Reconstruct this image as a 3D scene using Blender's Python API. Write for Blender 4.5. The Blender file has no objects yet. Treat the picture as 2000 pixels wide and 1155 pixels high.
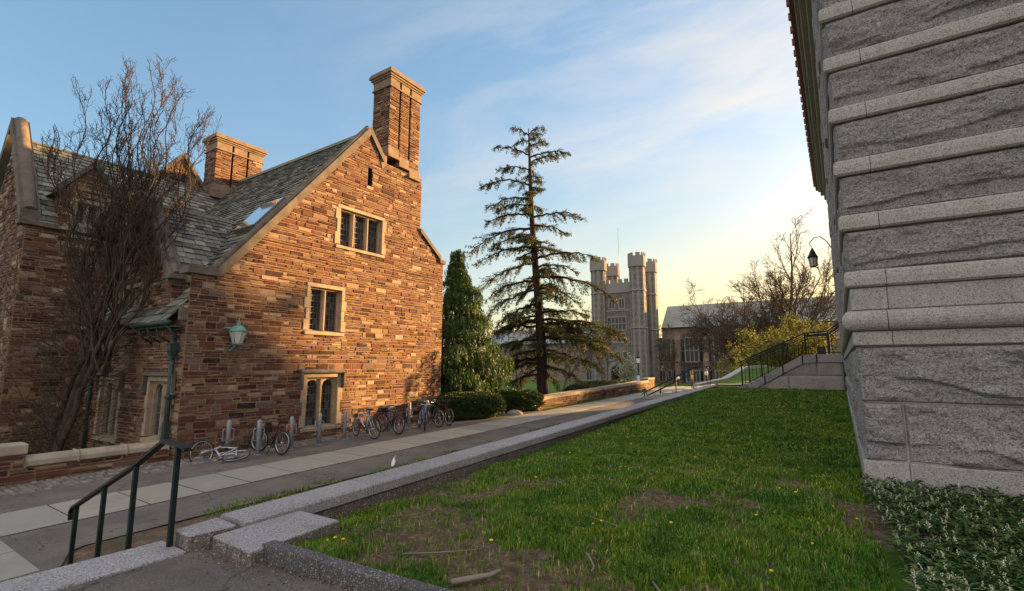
import bpy, bmesh, math, random
import numpy as np
from mathutils import Vector, Matrix
random.seed(7); RNG = np.random.default_rng(7)
scene = bpy.context.scene
COL = scene.collection
R = math.radians
# ------------------------------------------------------------------ camera
YAW = 33.6; PITCH = 8.05; EYE = 2.5
cd = bpy.data.cameras.new('camera'); cam = bpy.data.objects.new('camera', cd); COL.objects.link(cam)
cd.lens = 36 * 955 / 2000; cd.sensor_width = 36; cd.clip_start = 0.05; cd.clip_end = 6000
cam.location = (0, 0, EYE); cam.rotation_euler = (R(90 + PITCH), 0, R(YAW))
scene.camera = cam
# ------------------------------------------------------------------ light
SUN_AZ = 24.5      # degrees from +Y towards +X
SUN_EL = 9.0
EXPOSURE = 2.3
SKY_STRENGTH = 0.12
FILL_SKY = (2.35, 2.2, 2.15, 1)  # colour of the added fill in the unseen half of the sky
SUN_ENERGY = 5.0
world = bpy.data.worlds.new('World'); scene.world = world; world.use_nodes = True
scene.view_settings.view_transform = 'Standard'; scene.view_settings.look = 'None'
scene.view_settings.exposure = EXPOSURE; scene.view_settings.gamma = 1.0
def build_world():
    nt = world.node_tree; nt.nodes.clear(); N = nt.nodes.new; L = nt.links.new
    out = N('ShaderNodeOutputWorld'); bg = N('ShaderNodeBackground'); bg.inputs['Strength'].default_value = SKY_STRENGTH
    sky = N('ShaderNodeTexSky'); sky.sky_type = 'NISHITA'; sky.sun_disc = False
    sky.sun_elevation = R(SUN_EL); sky.sun_rotation = R(SUN_AZ)
    sky.altitude = 0; sky.air_density = 1.0; sky.dust_density = 1.2; sky.ozone_density = 2.0
    # thin high cirrus laid out over the sky's own directions
    tc = N('ShaderNodeTexCoord'); sep = N('ShaderNodeSeparateXYZ'); L(tc.outputs['Generated'], sep.inputs[0])
    ad = N('ShaderNodeMath'); ad.operation = 'ADD'; ad.inputs[1].default_value = 0.12; L(sep.outputs['Z'], ad.inputs[0])
    mx = N('ShaderNodeMath'); mx.operation = 'MAXIMUM'; mx.inputs[1].default_value = 0.05; L(ad.outputs[0], mx.inputs[0])
    dx = N('ShaderNodeMath'); dx.operation = 'DIVIDE'; L(sep.outputs['X'], dx.inputs[0]); L(mx.outputs[0], dx.inputs[1])
    dy = N('ShaderNodeMath'); dy.operation = 'DIVIDE'; L(sep.outputs['Y'], dy.inputs[0]); L(mx.outputs[0], dy.inputs[1])
    cmb = N('ShaderNodeCombineXYZ'); L(dx.outputs[0], cmb.inputs['X']); L(dy.outputs[0], cmb.inputs['Y'])
    mp = N('ShaderNodeMapping'); mp.inputs['Rotation'].default_value = (0, 0, R(-28)); mp.inputs['Scale'].default_value = (0.7, 1.25, 1)
    mp.inputs['Location'].default_value = (3.1, 1.7, 0); L(cmb.outputs[0], mp.inputs['Vector'])
    n1 = N('ShaderNodeTexNoise'); n1.inputs['Scale'].default_value = 1.5; n1.inputs['Detail'].default_value = 9; n1.inputs['Roughness'].default_value = 0.62
    n1.inputs['Distortion'].default_value = 0.45; L(mp.outputs[0], n1.inputs['Vector'])
    n2 = N('ShaderNodeTexNoise'); n2.inputs['Scale'].default_value = 0.55; n2.inputs['Detail'].default_value = 3; L(mp.outputs[0], n2.inputs['Vector'])
    r1 = N('ShaderNodeMapRange'); r1.inputs['From Min'].default_value = 0.40; r1.inputs['From Max'].default_value = 0.74; L(n1.outputs['Fac'], r1.inputs['Value'])
    r2 = N('ShaderNodeMapRange'); r2.inputs['From Min'].default_value = 0.34; r2.inputs['From Max'].default_value = 0.58; L(n2.outputs['Fac'], r2.inputs['Value'])
    # more cloud towards the sun side
    dt = N('ShaderNodeVectorMath'); dt.operation = 'DOT_PRODUCT'; L(tc.outputs['Generated'], dt.inputs[0])
    dt.inputs[1].default_value = (math.sin(R(SUN_AZ)), math.cos(R(SUN_AZ)), 0.1)
    r3 = N('ShaderNodeMapRange'); r3.inputs['From Min'].default_value = -0.05; r3.inputs['From Max'].default_value = 0.8; L(dt.outputs['Value'], r3.inputs['Value'])
    m1 = N('ShaderNodeMath'); m1.operation = 'MULTIPLY'; L(r1.outputs[0], m1.inputs[0]); L(r2.outputs[0], m1.inputs[1])
    m2 = N('ShaderNodeMath'); m2.operation = 'MULTIPLY'; L(m1.outputs[0], m2.inputs[0]); L(r3.outputs[0], m2.inputs[1])
    m3 = N('ShaderNodeMath'); m3.operation = 'MULTIPLY'; m3.inputs[1].default_value = 0.95; L(m2.outputs[0], m3.inputs[0]); m3.use_clamp = True
    mix = N('ShaderNodeMix'); mix.data_type = 'RGBA'; L(m3.outputs[0], mix.inputs[0]); 
    hs = N('ShaderNodeHueSaturation'); hs.inputs['Saturation'].default_value = 1.36; hs.inputs['Value'].default_value = 0.80
    gm = N('ShaderNodeGamma'); gm.inputs['Gamma'].default_value = 0.60; L(sky.outputs[0], gm.inputs['Color'])
    el = N('ShaderNodeMapRange'); el.inputs['From Min'].default_value = 0.0; el.inputs['From Max'].default_value = 0.42; el.inputs['To Min'].default_value = 1.0; el.inputs['To Max'].default_value = 0.0; L(sep.outputs['Z'], el.inputs['Value'])
    wm = N('ShaderNodeMath'); wm.operation = 'MULTIPLY'; L(el.outputs[0], wm.inputs[0]); L(r3.outputs[0], wm.inputs[1])
    tint = N('ShaderNodeMix'); tint.data_type = 'RGBA'; tint.blend_type = 'MULTIPLY'; tint.inputs[7].default_value = (1.0, 0.79, 0.47, 1); L(wm.outputs[0], tint.inputs[0]); L(gm.outputs[0], tint.inputs[6])
    L(tint.outputs[2], hs.inputs['Color']); L(hs.outputs[0], mix.inputs[6])
    cc = N('ShaderNodeMix'); cc.data_type = 'RGBA'; cc.inputs[6].default_value = (1.25, 1.3, 1.4, 1); cc.inputs[7].default_value = (1.9, 1.7, 1.4, 1)
    L(r3.outputs[0], cc.inputs[0]); L(cc.outputs[2], mix.inputs[7])
    # added fill light: sky brightened over the unseen half, away from the view
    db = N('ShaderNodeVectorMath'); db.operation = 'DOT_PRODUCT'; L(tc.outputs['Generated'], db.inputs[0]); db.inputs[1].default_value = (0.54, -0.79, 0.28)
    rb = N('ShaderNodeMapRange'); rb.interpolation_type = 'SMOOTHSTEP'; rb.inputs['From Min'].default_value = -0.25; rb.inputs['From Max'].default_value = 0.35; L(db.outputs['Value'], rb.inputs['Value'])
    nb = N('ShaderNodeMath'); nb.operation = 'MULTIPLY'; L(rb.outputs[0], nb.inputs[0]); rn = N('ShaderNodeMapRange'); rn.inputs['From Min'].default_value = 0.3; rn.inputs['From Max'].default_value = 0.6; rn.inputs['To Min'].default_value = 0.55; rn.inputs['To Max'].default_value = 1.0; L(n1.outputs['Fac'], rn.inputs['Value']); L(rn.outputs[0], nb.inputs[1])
    fill_mix = N('ShaderNodeMix'); fill_mix.data_type = 'RGBA'; fill_mix.inputs[7].default_value = FILL_SKY; L(nb.outputs[0], fill_mix.inputs[0]); L(mix.outputs[2], fill_mix.inputs[6])
    L(fill_mix.outputs[2], bg.inputs['Color']); L(bg.outputs[0], out.inputs[0])
build_world()
sd = bpy.data.lights.new('sun', 'SUN'); sd.energy = SUN_ENERGY; sd.angle = R(1.3); sd.color = (1.0, 0.565, 0.205)
sun = bpy.data.objects.new('sun', sd); COL.objects.link(sun)
_s = Vector((math.sin(R(SUN_AZ)) * math.cos(R(SUN_EL)), math.cos(R(SUN_AZ)) * math.cos(R(SUN_EL)), math.sin(R(SUN_EL))))
sun.rotation_euler = _s.to_track_quat('Z', 'Y').to_euler(); sun.location = (30, 60, 30)

# ------------------------------------------------------------------ object helpers
def tag(o, label=None, cat=None, group=None, kind=None):
    if label: o['label'] = label
    if cat: o['category'] = cat
    if group: o['group'] = group
    if kind: o['kind'] = kind
    return o
def thing(name, label, cat, loc=(0, 0, 0), group=None):
    o = bpy.data.objects.new(name, None); COL.objects.link(o); o.location = loc; o.empty_display_size = 0.2
    return tag(o, label, cat, group)
def link(name, me, mats, parent=None):
    for m in (mats if isinstance(mats, (list, tuple)) else [mats]): me.materials.append(m)
    o = bpy.data.objects.new(name, me); COL.objects.link(o)
    if parent is not None:
        o.parent = parent; o.matrix_parent_inverse = Matrix.Identity(4)
        p = parent; off = Vector((0, 0, 0))
        while p is not None: off += p.location; p = p.parent
        o.location = -off            # meshes are written in world coordinates
        if parent.matrix_basis.to_euler() != Matrix.Identity(4).to_euler(): o.location = (0, 0, 0)
    return o
def copy_tree(o, parent=None):
    c = o.copy(); COL.objects.link(c); c.parent = parent
    for ch in o.children: copy_tree(ch, c)
    return c
class MB:
    """collects verts and faces, optionally through a frame T(u, n, v)"""
    def __init__(self, T=None): self.v = []; self.f = []; self.m = []; self.T = T; self.sm = []
    def add(self, vs, fs, mi=0, smooth=False):
        b = len(self.v)
        self.v += [self.T(*p) for p in vs] if self.T else [tuple(p) for p in vs]
        for f in fs: self.f.append(tuple(i + b for i in f)); self.m.append(mi); self.sm.append(smooth)
    def box(self, a0, a1, b0, b1, c0, c1, mi=0):
        self.add([(a0, b0, c0), (a1, b0, c0), (a1, b1, c0), (a0, b1, c0), (a0, b0, c1), (a1, b0, c1), (a1, b1, c1), (a0, b1, c1)],
                 [(0, 3, 2, 1), (4, 5, 6, 7), (0, 1, 5, 4), (1, 2, 6, 5), (2, 3, 7, 6), (3, 0, 4, 7)], mi)
    def prism(self, poly, t0, t1, P, mi=0):
        n = len(poly)
        self.add([P(a, b, t0) for a, b in poly] + [P(a, b, t1) for a, b in poly],
                 [tuple(range(n)), tuple(range(2 * n - 1, n - 1, -1))] + [(i, (i + 1) % n, n + (i + 1) % n, n + i) for i in range(n)], mi)
    def tube(self, pts, rad, sides=6, mi=0, cap=True, smooth=True):
        pts = [Vector(p) for p in pts]; n = len(pts)
        if n < 2: return
        if not hasattr(rad, '__len__'): rad = [rad] * n
        ref = Vector((0, 0, 1)); d0 = (pts[1] - pts[0]).normalized()
        if abs(d0.z) > 0.9: ref = Vector((1, 0, 0))
        vs = []; a = None
        for i, p in enumerate(pts):
            d = (pts[min(i + 1, n - 1)] - pts[max(i - 1, 0)])
            if d.length < 1e-9: d = d0
            d.normalize()
            a = ref - d * ref.dot(d)
            if a.length < 1e-4: a = d.orthogonal()
            a.normalize(); ref = a; b = d.cross(a)
            for k in range(sides):
                t = 2 * math.pi * k / sides
                vs.append(p + (a * math.cos(t) + b * math.sin(t)) * rad[i])
        fs = [(i * sides + k, i * sides + (k + 1) % sides, (i + 1) * sides + (k + 1) % sides, (i + 1) * sides + k) for i in range(n - 1) for k in range(sides)]
        if cap: fs += [tuple(range(sides - 1, -1, -1)), tuple(range((n - 1) * sides, n * sides))]
        self.add(vs, fs, mi, smooth)
    def lathe(self, prof, c=(0, 0, 0), n=16, mi=0, rot=0.0, smooth=True):
        vs = []; m = len(prof)
        for r, z in prof:
            for k in range(n):
                t = 2 * math.pi * k / n + rot
                vs.append((c[0] + r * math.cos(t), c[1] + r * math.sin(t), c[2] + z))
        fs = [(i * n + k, i * n + (k + 1) % n, (i + 1) * n + (k + 1) % n, (i + 1) * n + k) for i in range(m - 1) for k in range(n)]
        fs += [tuple(range(n - 1, -1, -1)), tuple(range((m - 1) * n, m * n))]
        self.add(vs, fs, mi, smooth)
    def torus(self, c, ax, R0, r, n=28, s=6, mi=0):
        c = Vector(c); ax = Vector(ax).normalized(); a = ax.orthogonal().normalized(); b = ax.cross(a); vs = []
        for i in range(n):
            t = 2 * math.pi * i / n; d = a * math.cos(t) + b * math.sin(t)
            for k in range(s):
                p = 2 * math.pi * k / s; vs.append(c + d * (R0 + r * math.cos(p)) + ax * (r * math.sin(p)))
        self.add(vs, [(i * s + k, ((i + 1) % n) * s + k, ((i + 1) % n) * s + (k + 1) % s, i * s + (k + 1) % s) for i in range(n) for k in range(s)], mi, True)
    def mesh(self, name):
        me = bpy.data.meshes.new(name); me.from_pydata([tuple(p) for p in self.v], [], self.f)
        me.polygons.foreach_set('material_index', self.m); me.polygons.foreach_set('use_smooth', self.sm); me.update(); return me
    def build(self, name, mats, parent=None, bevel=0.0, seg=2):
        o = link(name, self.mesh(name), mats, parent)
        if bevel:
            b = o.modifiers.new('bevel', 'BEVEL'); b.width = bevel; b.segments = seg; b.limit_method = 'ANGLE'; b.angle_limit = R(40)
        return o
def np_mesh(name, V, F, smooth=False):
    """V (N,3), F (M,k)"""
    V = np.asarray(V, np.float32); F = np.asarray(F, np.int32); k = F.shape[1]
    me = bpy.data.meshes.new(name); me.vertices.add(len(V)); me.vertices.foreach_set('co', V.ravel())
    me.loops.add(F.size); me.loops.foreach_set('vertex_index', F.ravel())
    me.polygons.add(len(F)); me.polygons.foreach_set('loop_start', np.arange(0, F.size, k, dtype=np.int32))
    if smooth: me.polygons.foreach_set('use_smooth', np.ones(len(F), bool))
    me.update(calc_edges=True); return me
def frame(O, U, N):
    O = Vector(O); U = Vector(U).normalized(); N = Vector(N).normalized(); Z = Vector((0, 0, 1))
    return lambda u, n, v: tuple(O + U * u + N * n + Z * v)
# value noise in numpy
_perm = RNG.random((256, 256))
def vnoise(x, y):
    xi = np.floor(x).astype(int); yi = np.floor(y).astype(int); fx = x - xi; fy = y - yi
    fx = fx * fx * (3 - 2 * fx); fy = fy * fy * (3 - 2 * fy)
    g = lambda a, b: _perm[a & 255, b & 255]
    return (g(xi, yi) * (1 - fx) + g(xi + 1, yi) * fx) * (1 - fy) + (g(xi, yi + 1) * (1 - fx) + g(xi + 1, yi + 1) * fx) * fy
def fbm(x, y, oct=4, gain=0.5):
    x = np.asarray(x, float); y = np.asarray(y, float); s = 0; a = 1; t = 0
    for o in range(oct): s = s + a * vnoise(x * 2 ** o + 17.3 * o, y * 2 ** o + 5.1 * o); t += a; a *= gain
    return s / t

# ------------------------------------------------------------------ materials
class M_:
    def __init__(s, name, rough=0.8, spec=0.5, metal=0.0):
        s.m = bpy.data.materials.new(name); s.m.use_nodes = True; s.nt = s.m.node_tree
        s.b = s.nt.nodes['Principled BSDF']; s.b.inputs['Roughness'].default_value = rough; s.b.inputs['Metallic'].default_value = metal
        s.b.inputs['Specular IOR Level'].default_value = spec; s._tc = None
    def n(s, t, **kw):
        x = s.nt.nodes.new('ShaderNode' + t)
        for k, v in kw.items():
            if hasattr(x, k): setattr(x, k, v)
            else: x.inputs[k.replace('_', ' ')].default_value = v
        return x
    def l(s, a, b): s.nt.links.new(a, b)
    def co(s, scale=None):
        if not s._tc: s._tc = s.n('NewGeometry')
        o = s._tc.outputs['Position']
        if scale:
            m = s.n('Mapping'); m.inputs['Scale'].default_value = scale; s.l(o, m.inputs['Vector']); o = m.outputs[0]
        return o
    def noise(s, scale, detail=4, rough=0.55, vec=None, dist=0.0):
        x = s.n('TexNoise'); x.inputs['Scale'].default_value = scale; x.inputs['Detail'].default_value = detail; x.inputs['Roughness'].default_value = rough
        x.inputs['Distortion'].default_value = dist
        s.l(vec if vec is not None else s.co(), x.inputs['Vector']); return x.outputs['Fac']
    def ramp(s, fac, stops, const=False):
        x = s.n('ValToRGB'); cr = x.color_ramp; cr.interpolation = 'CONSTANT' if const else 'LINEAR'
        while len(cr.elements) < len(stops): cr.elements.new(0.5)
        for e, (p, c) in zip(cr.elements, stops): e.position = p; e.color = (*c, 1) if len(c) == 3 else c
        s.l(fac, x.inputs[0]); return x.outputs[0]
    def mix(s, fac, a, b, mode='MIX'):
        x = s.n('Mix'); x.data_type = 'RGBA'; x.blend_type = mode
        for k, q in ((0, fac), (6, a), (7, b)):
            if isinstance(q, (int, float)): x.inputs[k].default_value = q
            elif isinstance(q, tuple): x.inputs[k].default_value = (*q, 1)
            else: s.l(q, x.inputs[k])
        return x.outputs[2]
    def rng(s, v, a, b, c=0.0, d=1.0):
        x = s.n('MapRange'); s.l(v, x.inputs['Value'])
        for k, q in zip(('From Min', 'From Max', 'To Min', 'To Max'), (a, b, c, d)): x.inputs[k].default_value = q
        return x.outputs[0]
    def island(s):
        if not s._tc: s._tc = s.n('NewGeometry')
        return s._tc.outputs['Random Per Island']
    def color(s, c): (s.l(c, s.b.inputs['Base Color']) if not isinstance(c, tuple) else setattr(s.b.inputs['Base Color'], 'default_value', (*c, 1))); return s
    def bump(s, h, strength=0.4, dist=0.02):
        x = s.n('Bump'); x.inputs['Strength'].default_value = strength; x.inputs['Distance'].default_value = dist
        s.l(h, x.inputs['Height']); s.l(x.outputs[0], s.b.inputs['Normal']); return s
    def rough(s, h): s.l(h, s.b.inputs['Roughness']); return s
MAT = {}
def stone_mat(name, stops, nz=9.0, bump=0.6):
    k = M_(name, 0.88, 0.3); c = k.ramp(k.island(), stops)
    n1 = k.noise(nz, 6, 0.65); n2 = k.noise(2.2, 3, 0.5, k.co((1, 1, 3.5)))
    c = k.mix(k.rng(n1, 0.3, 0.7, 0.0, 0.6), c, k.mix(1.0, c, (0.55, 0.5, 0.46), 'MULTIPLY'))
    c = k.mix(k.rng(n2, 0.54, 0.74, 0.0, 0.4), c, (0.22, 0.185, 0.16))
    n3 = k.noise(34, 5, 0.7); k.color(c); h = k.mix(0.45, n1, n3); k.bump(h, bump, 0.03); return k.m
BROWN = [(0.0, (0.028, 0.012, 0.010)), (0.14, (0.070, 0.024, 0.017)), (0.30, (0.135, 0.050, 0.030)), (0.46, (0.090, 0.042, 0.035)), (0.60, (0.160, 0.076, 0.047)),
         (0.74, (0.130, 0.094, 0.084)), (0.88, (0.225, 0.138, 0.082)), (1.0, (0.38, 0.30, 0.225))]
MAT['stone'] = stone_mat('brown_sandstone', BROWN)
GREYB = [(0.0, (0.09, 0.075, 0.065)), (0.3, (0.16, 0.13, 0.11)), (0.6, (0.22, 0.19, 0.16)), (1.0, (0.34, 0.30, 0.25))]
MAT['graystone'] = stone_mat('grey_rubble', GREYB, 1.2)
k = M_('mortar', 0.95, 0.2); k.color(k.ramp(k.noise(14, 5), [(0.3, (0.17, 0.102, 0.060)), (0.7, (0.30, 0.195, 0.120))])); k.bump(k.noise(60, 4), 0.4, 0.01); MAT['mortar'] = k.m
k = M_('limestone', 0.8, 0.3); c = k.ramp(k.noise(3.5, 5, 0.6), [(0.3, (0.24, 0.18, 0.125)), (0.7, (0.39, 0.305, 0.215))])
c = k.mix(k.rng(k.noise(1.3, 4), 0.5, 0.75, 0, 0.45), c, (0.20, 0.17, 0.14)); k.color(c); k.bump(k.noise(45, 5), 0.25, 0.01); MAT['lime'] = k.m
k = M_('chimney_stone', 0.85, 0.3); k.color(k.ramp(k.noise(2.6, 6, 0.65), [(0.3, (0.12, 0.085, 0.058)), (0.7, (0.25, 0.185, 0.13))])); k.bump(k.noise(30, 5), 0.3, 0.01); MAT['cap'] = k.m
k = M_('weathered_coping', 0.85, 0.3); c = k.ramp(k.noise(2.6, 6, 0.65), [(0.3, (0.070, 0.057, 0.047)), (0.7, (0.165, 0.135, 0.108))]); k.color(c); k.bump(k.noise(30, 5), 0.4, 0.01); MAT['coping'] = k.m
k = M_('low_wall_coping', 0.85, 0.3); c = k.ramp(k.noise(2.0, 6, 0.65), [(0.3, (0.22, 0.175, 0.135)), (0.7, (0.42, 0.35, 0.27))]); k.color(c); k.bump(k.noise(30, 5), 0.3, 0.01); MAT['coping2'] = k.m
k = M_('slate', 0.72, 0.3); c = k.ramp(k.island(), [(0.0, (0.045, 0.044, 0.038)), (0.25, (0.095, 0.093, 0.080)), (0.55, (0.145, 0.142, 0.12)), (0.8, (0.21, 0.205, 0.17)), (1.0, (0.30, 0.28, 0.22))])
c = k.mix(k.rng(k.noise(7, 5, 0.65), 0.45, 0.75, 0, 0.6), c, (0.085, 0.085, 0.07)); c = k.mix(k.rng(k.noise(0.8, 4), 0.5, 0.7, 0, 0.3), c, (0.20, 0.20, 0.14))
k.color(c); k.bump(k.noise(24, 5, 0.6, k.co((1, 1, 0.4))), 0.5, 0.012); MAT['slate'] = k.m
k = M_('dark_core', 0.95, 0.1); k.color((0.06, 0.045, 0.035)); MAT['core'] = k.m
k = M_('window_glass', 0.06, 0.9); c = k.ramp(k.island(), [(0, (0.010, 0.012, 0.014)), (0.7, (0.03, 0.034, 0.038)), (1, (0.075, 0.08, 0.085))]); k.color(c); k.bump(k.noise(9, 2), 0.06, 0.01); MAT['glass'] = k.m
k = M_('lead', 0.5, 0.5, 0.3); k.color((0.17, 0.16, 0.145)); MAT['lead'] = k.m
k = M_('skylight_glass', 0.04, 1.0, 0.85); k.color((0.8, 0.88, 0.92)); MAT['sky_glass'] = k.m
k = M_('verdigris', 0.65, 0.5); k.color(k.ramp(k.noise(16, 5, 0.65), [(0.3, (0.05, 0.14, 0.12)), (0.55, (0.13, 0.30, 0.26)), (0.75, (0.24, 0.43, 0.37))])); MAT['verdigris'] = k.m
k = M_('dark_green_copper', 0.6, 0.5); k.color(k.ramp(k.noise(7, 5, 0.65), [(0.35, (0.010, 0.020, 0.018)), (0.7, (0.020, 0.045, 0.038))])); MAT['dgreen'] = k.m
k = M_('lamp_glass', 0.3, 0.5); k.color((0.50, 0.46, 0.40)); MAT['lampglass'] = k.m
k = M_('black_iron', 0.5, 0.22); k.color(k.ramp(k.noise(12, 4), [(0.3, (0.008, 0.008, 0.009)), (0.7, (0.02, 0.022, 0.024))])); k.bump(k.noise(70, 3), 0.15, 0.004); MAT['iron'] = k.m
k = M_('green_black_iron', 0.6, 0.15); k.color(k.ramp(k.noise(9, 4), [(0.3, (0.007, 0.012, 0.011)), (0.7, (0.014, 0.026, 0.024))])); MAT['giron'] = k.m
k = M_('galvanised_post', 0.5, 0.5, 0.25); k.color(k.ramp(k.noise(8, 4), [(0.3, (0.22, 0.225, 0.245)), (0.7, (0.33, 0.335, 0.36))])); MAT['post'] = k.m
def granite(name, lo, hi, bump=0.5, sc=1.0, rough=0.75):
    k = M_(name, rough, 0.4); n1 = k.noise(70 * sc, 4, 0.8); n2 = k.noise(2.0, 4, 0.6)
    v = k.n('TexVoronoi'); v.inputs['Scale'].default_value = 95 * sc; k.l(k.co(), v.inputs['Vector'])
    c = k.ramp(n1, [(0.33, lo), (0.5, tuple((a + b) / 2 for a, b in zip(lo, hi))), (0.66, hi)])
    sep = k.n('SeparateColor'); k.l(v.outputs['Color'], sep.inputs[0])
    c = k.mix(k.rng(sep.outputs[0], 0.80, 0.84, 0, 0.65), c, tuple(a * 0.35 for a in lo)); c = k.mix(k.rng(sep.outputs[1], 0.87, 0.9, 0, 0.5), c, (0.55, 0.53, 0.5))
    c = k.mix(k.rng(n2, 0.45, 0.75, 0, 0.45), c, k.mix(1.0, c, (0.66, 0.62, 0.58), 'MULTIPLY'))
    c = k.mix(k.rng(k.island(), 0, 1, 0, 0.5), c, k.mix(1.0, c, (0.70, 0.68, 0.66), 'MULTIPLY'))
    c = k.mix(k.rng(k.noise(1.4, 5, 0.7, k.co((2.2, 2.2, 0.25))), 0.52, 0.72, 0, 0.4), c, k.mix(1.0, c, (0.55, 0.52, 0.49), 'MULTIPLY'))
    k.color(c); k.bump(k.mix(0.62, n1, k.noise(13 * sc, 6, 0.72)), bump, 0.045 if bump > 0.8 else 0.02); return k.m
MAT['granite_rock'] = granite('rock_faced_granite', (0.155, 0.145, 0.142), (0.40, 0.378, 0.37), 1.0, 0.75)
MAT['granite_smooth'] = granite('dressed_granite', (0.25, 0.232, 0.215), (0.46, 0.43, 0.405), 0.35, 1.0)
MAT['granite_kerb'] = granite('kerb_granite', (0.17, 0.165, 0.17), (0.48, 0.465, 0.475), 0.5, 1.0)
MAT['granite_face'] = granite('dark_granite_face', (0.085, 0.07, 0.06), (0.22, 0.185, 0.155), 0.6, 0.7)  # darker granite for the curb wall and block sides below the pale tops
MAT['dark_kerb'] = granite('dark_kerb_stone', (0.05, 0.048, 0.05), (0.115, 0.11, 0.11), 0.7, 1.3)
k = M_('pale_joint', 0.9, 0.2); k.color((0.36, 0.30, 0.25)); MAT['joint'] = k.m
k = M_('asphalt', 0.9, 0.25); n1 = k.noise(75, 4, 0.85); n2 = k.noise(1.1, 7, 0.72)
c = k.ramp(n1, [(0.38, (0.050, 0.045, 0.042)), (0.62, (0.190, 0.172, 0.158))]); c = k.mix(k.rng(n2, 0.42, 0.66, 0, 0.75), c, (0.20, 0.165, 0.135)); c = k.mix(k.rng(k.noise(0.6, 5, 0.7), 0.5, 0.7, 0, 0.6), c, (0.065, 0.058, 0.053))
v = k.n('TexVoronoi'); v.feature = 'DISTANCE_TO_EDGE'; v.inputs['Scale'].default_value = 0.55
wv = k.n('VectorMath'); wv.operation = 'ADD'; nz_ = k.n('TexNoise'); nz_.inputs['Scale'].default_value = 2.5; nz_.inputs['Detail'].default_value = 4; k.l(k.co(), nz_.inputs['Vector']); k.l(k.co(), wv.inputs[0]); k.l(nz_.outputs['Color'], wv.inputs[1]); k.l(wv.outputs[0], v.inputs['Vector'])
c = k.mix(k.rng(v.outputs['Distance'], 0.0, 0.012, 0.75, 0.0), c, (0.02, 0.018, 0.016)); k.color(c); k.bump(n1, 0.5, 0.008); MAT['asphalt'] = k.m
k = M_('bluestone_slab', 0.7, 0.45); c = k.ramp(k.island(), [(0, (0.22, 0.215, 0.19)), (0.3, (0.30, 0.285, 0.235)), (0.55, (0.235, 0.235, 0.215)), (0.8, (0.36, 0.315, 0.235)), (1, (0.28, 0.28, 0.255))])
c = k.mix(k.rng(k.noise(1.7, 6, 0.7), 0.4, 0.7, 0, 0.5), c, (0.34, 0.31, 0.25)); c = k.mix(k.rng(k.noise(0.9, 5, 0.7), 0.55, 0.72, 0, 0.5), c, (0.15, 0.145, 0.125)); k.color(c); k.bump(k.noise(18, 6, 0.7), 0.3, 0.01); MAT['slab'] = k.m
k = M_('joint_dark', 0.95, 0.2); k.color(k.ramp(k.noise(9, 4), [(0.4, (0.028, 0.024, 0.018)), (0.7, (0.06, 0.06, 0.03))])); MAT['dark_joint'] = k.m
k = M_('cobble', 0.75, 0.4); c = k.ramp(k.island(), [(0, (0.10, 0.09, 0.085)), (0.5, (0.18, 0.165, 0.15)), (1, (0.28, 0.25, 0.22))]); k.color(k.mix(k.rng(k.noise(12, 5), 0.4, 0.7, 0, 0.5), c, (0.11, 0.095, 0.08))); k.bump(k.noise(30, 5), 0.5, 0.015); MAT['cobble'] = k.m
k = M_('bare_soil', 0.95, 0.2); n1 = k.noise(5, 8, 0.7); c = k.ramp(n1, [(0.3, (0.075, 0.045, 0.03)), (0.5, (0.145, 0.095, 0.065)), (0.7, (0.25, 0.185, 0.13))])
c = k.mix(k.rng(k.noise(1.1, 5, 0.6), 0.52, 0.68, 0, 0.8), c, (0.05, 0.075, 0.018)); k.color(c); k.bump(k.noise(40, 6, 0.75), 0.8, 0.03); MAT['soil'] = k.m
k = M_('lawn_soil', 0.95, 0.15); at = k.n('Attribute'); at.attribute_name = 'grassy'; at.attribute_type = 'GEOMETRY'
n1 = k.noise(9, 8, 0.75); c = k.ramp(n1, [(0.3, (0.06, 0.036, 0.023)), (0.5, (0.125, 0.082, 0.055)), (0.7, (0.27, 0.195, 0.13))]); g = k.ramp(k.noise(6, 6, 0.7), [(0.3, (0.03, 0.075, 0.006)), (0.7, (0.09, 0.165, 0.014))])
k.color(k.mix(k.rng(at.outputs['Fac'], 0.30, 0.62), c, g)); k.bump(k.noise(35, 6, 0.75), 0.8, 0.03); MAT['lawn'] = k.m
k = M_('far_ground', 0.95, 0.15); k.color(k.ramp(k.noise(0.35, 6, 0.65), [(0.3, (0.055, 0.105, 0.012)), (0.6, (0.10, 0.15, 0.022)), (0.75, (0.15, 0.14, 0.06))])); MAT['ground'] = k.m
def leaf_mat(name, stops, rough=0.6, trans=0.25, spec=0.4):
    k = M_(name, rough, spec); c = k.ramp(k.island(), stops); c = k.mix(k.rng(k.noise(1.3, 3), 0.35, 0.65, 0, 0.45), c, k.mix(1.0, c, (0.55, 0.6, 0.5), 'MULTIPLY')); k.color(c)
    if trans:
        t = k.n('BsdfTranslucent'); k.l(c, t.inputs['Color']); ms = k.n('MixShader'); ms.inputs[0].default_value = trans
        k.l(k.b.outputs[0], ms.inputs[1]); k.l(t.outputs[0], ms.inputs[2]); k.l(ms.outputs[0], k.nt.nodes['Material Output'].inputs['Surface'])
    return k.m
k = M_('grass_blades', 0.55, 0.35); c = k.ramp(k.island(), [(0, (0.028, 0.098, 0.004)), (0.35, (0.060, 0.175, 0.006)), (0.7, (0.115, 0.245, 0.010)), (0.92, (0.19, 0.29, 0.02)), (0.96, (0.42, 0.35, 0.17))])
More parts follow.
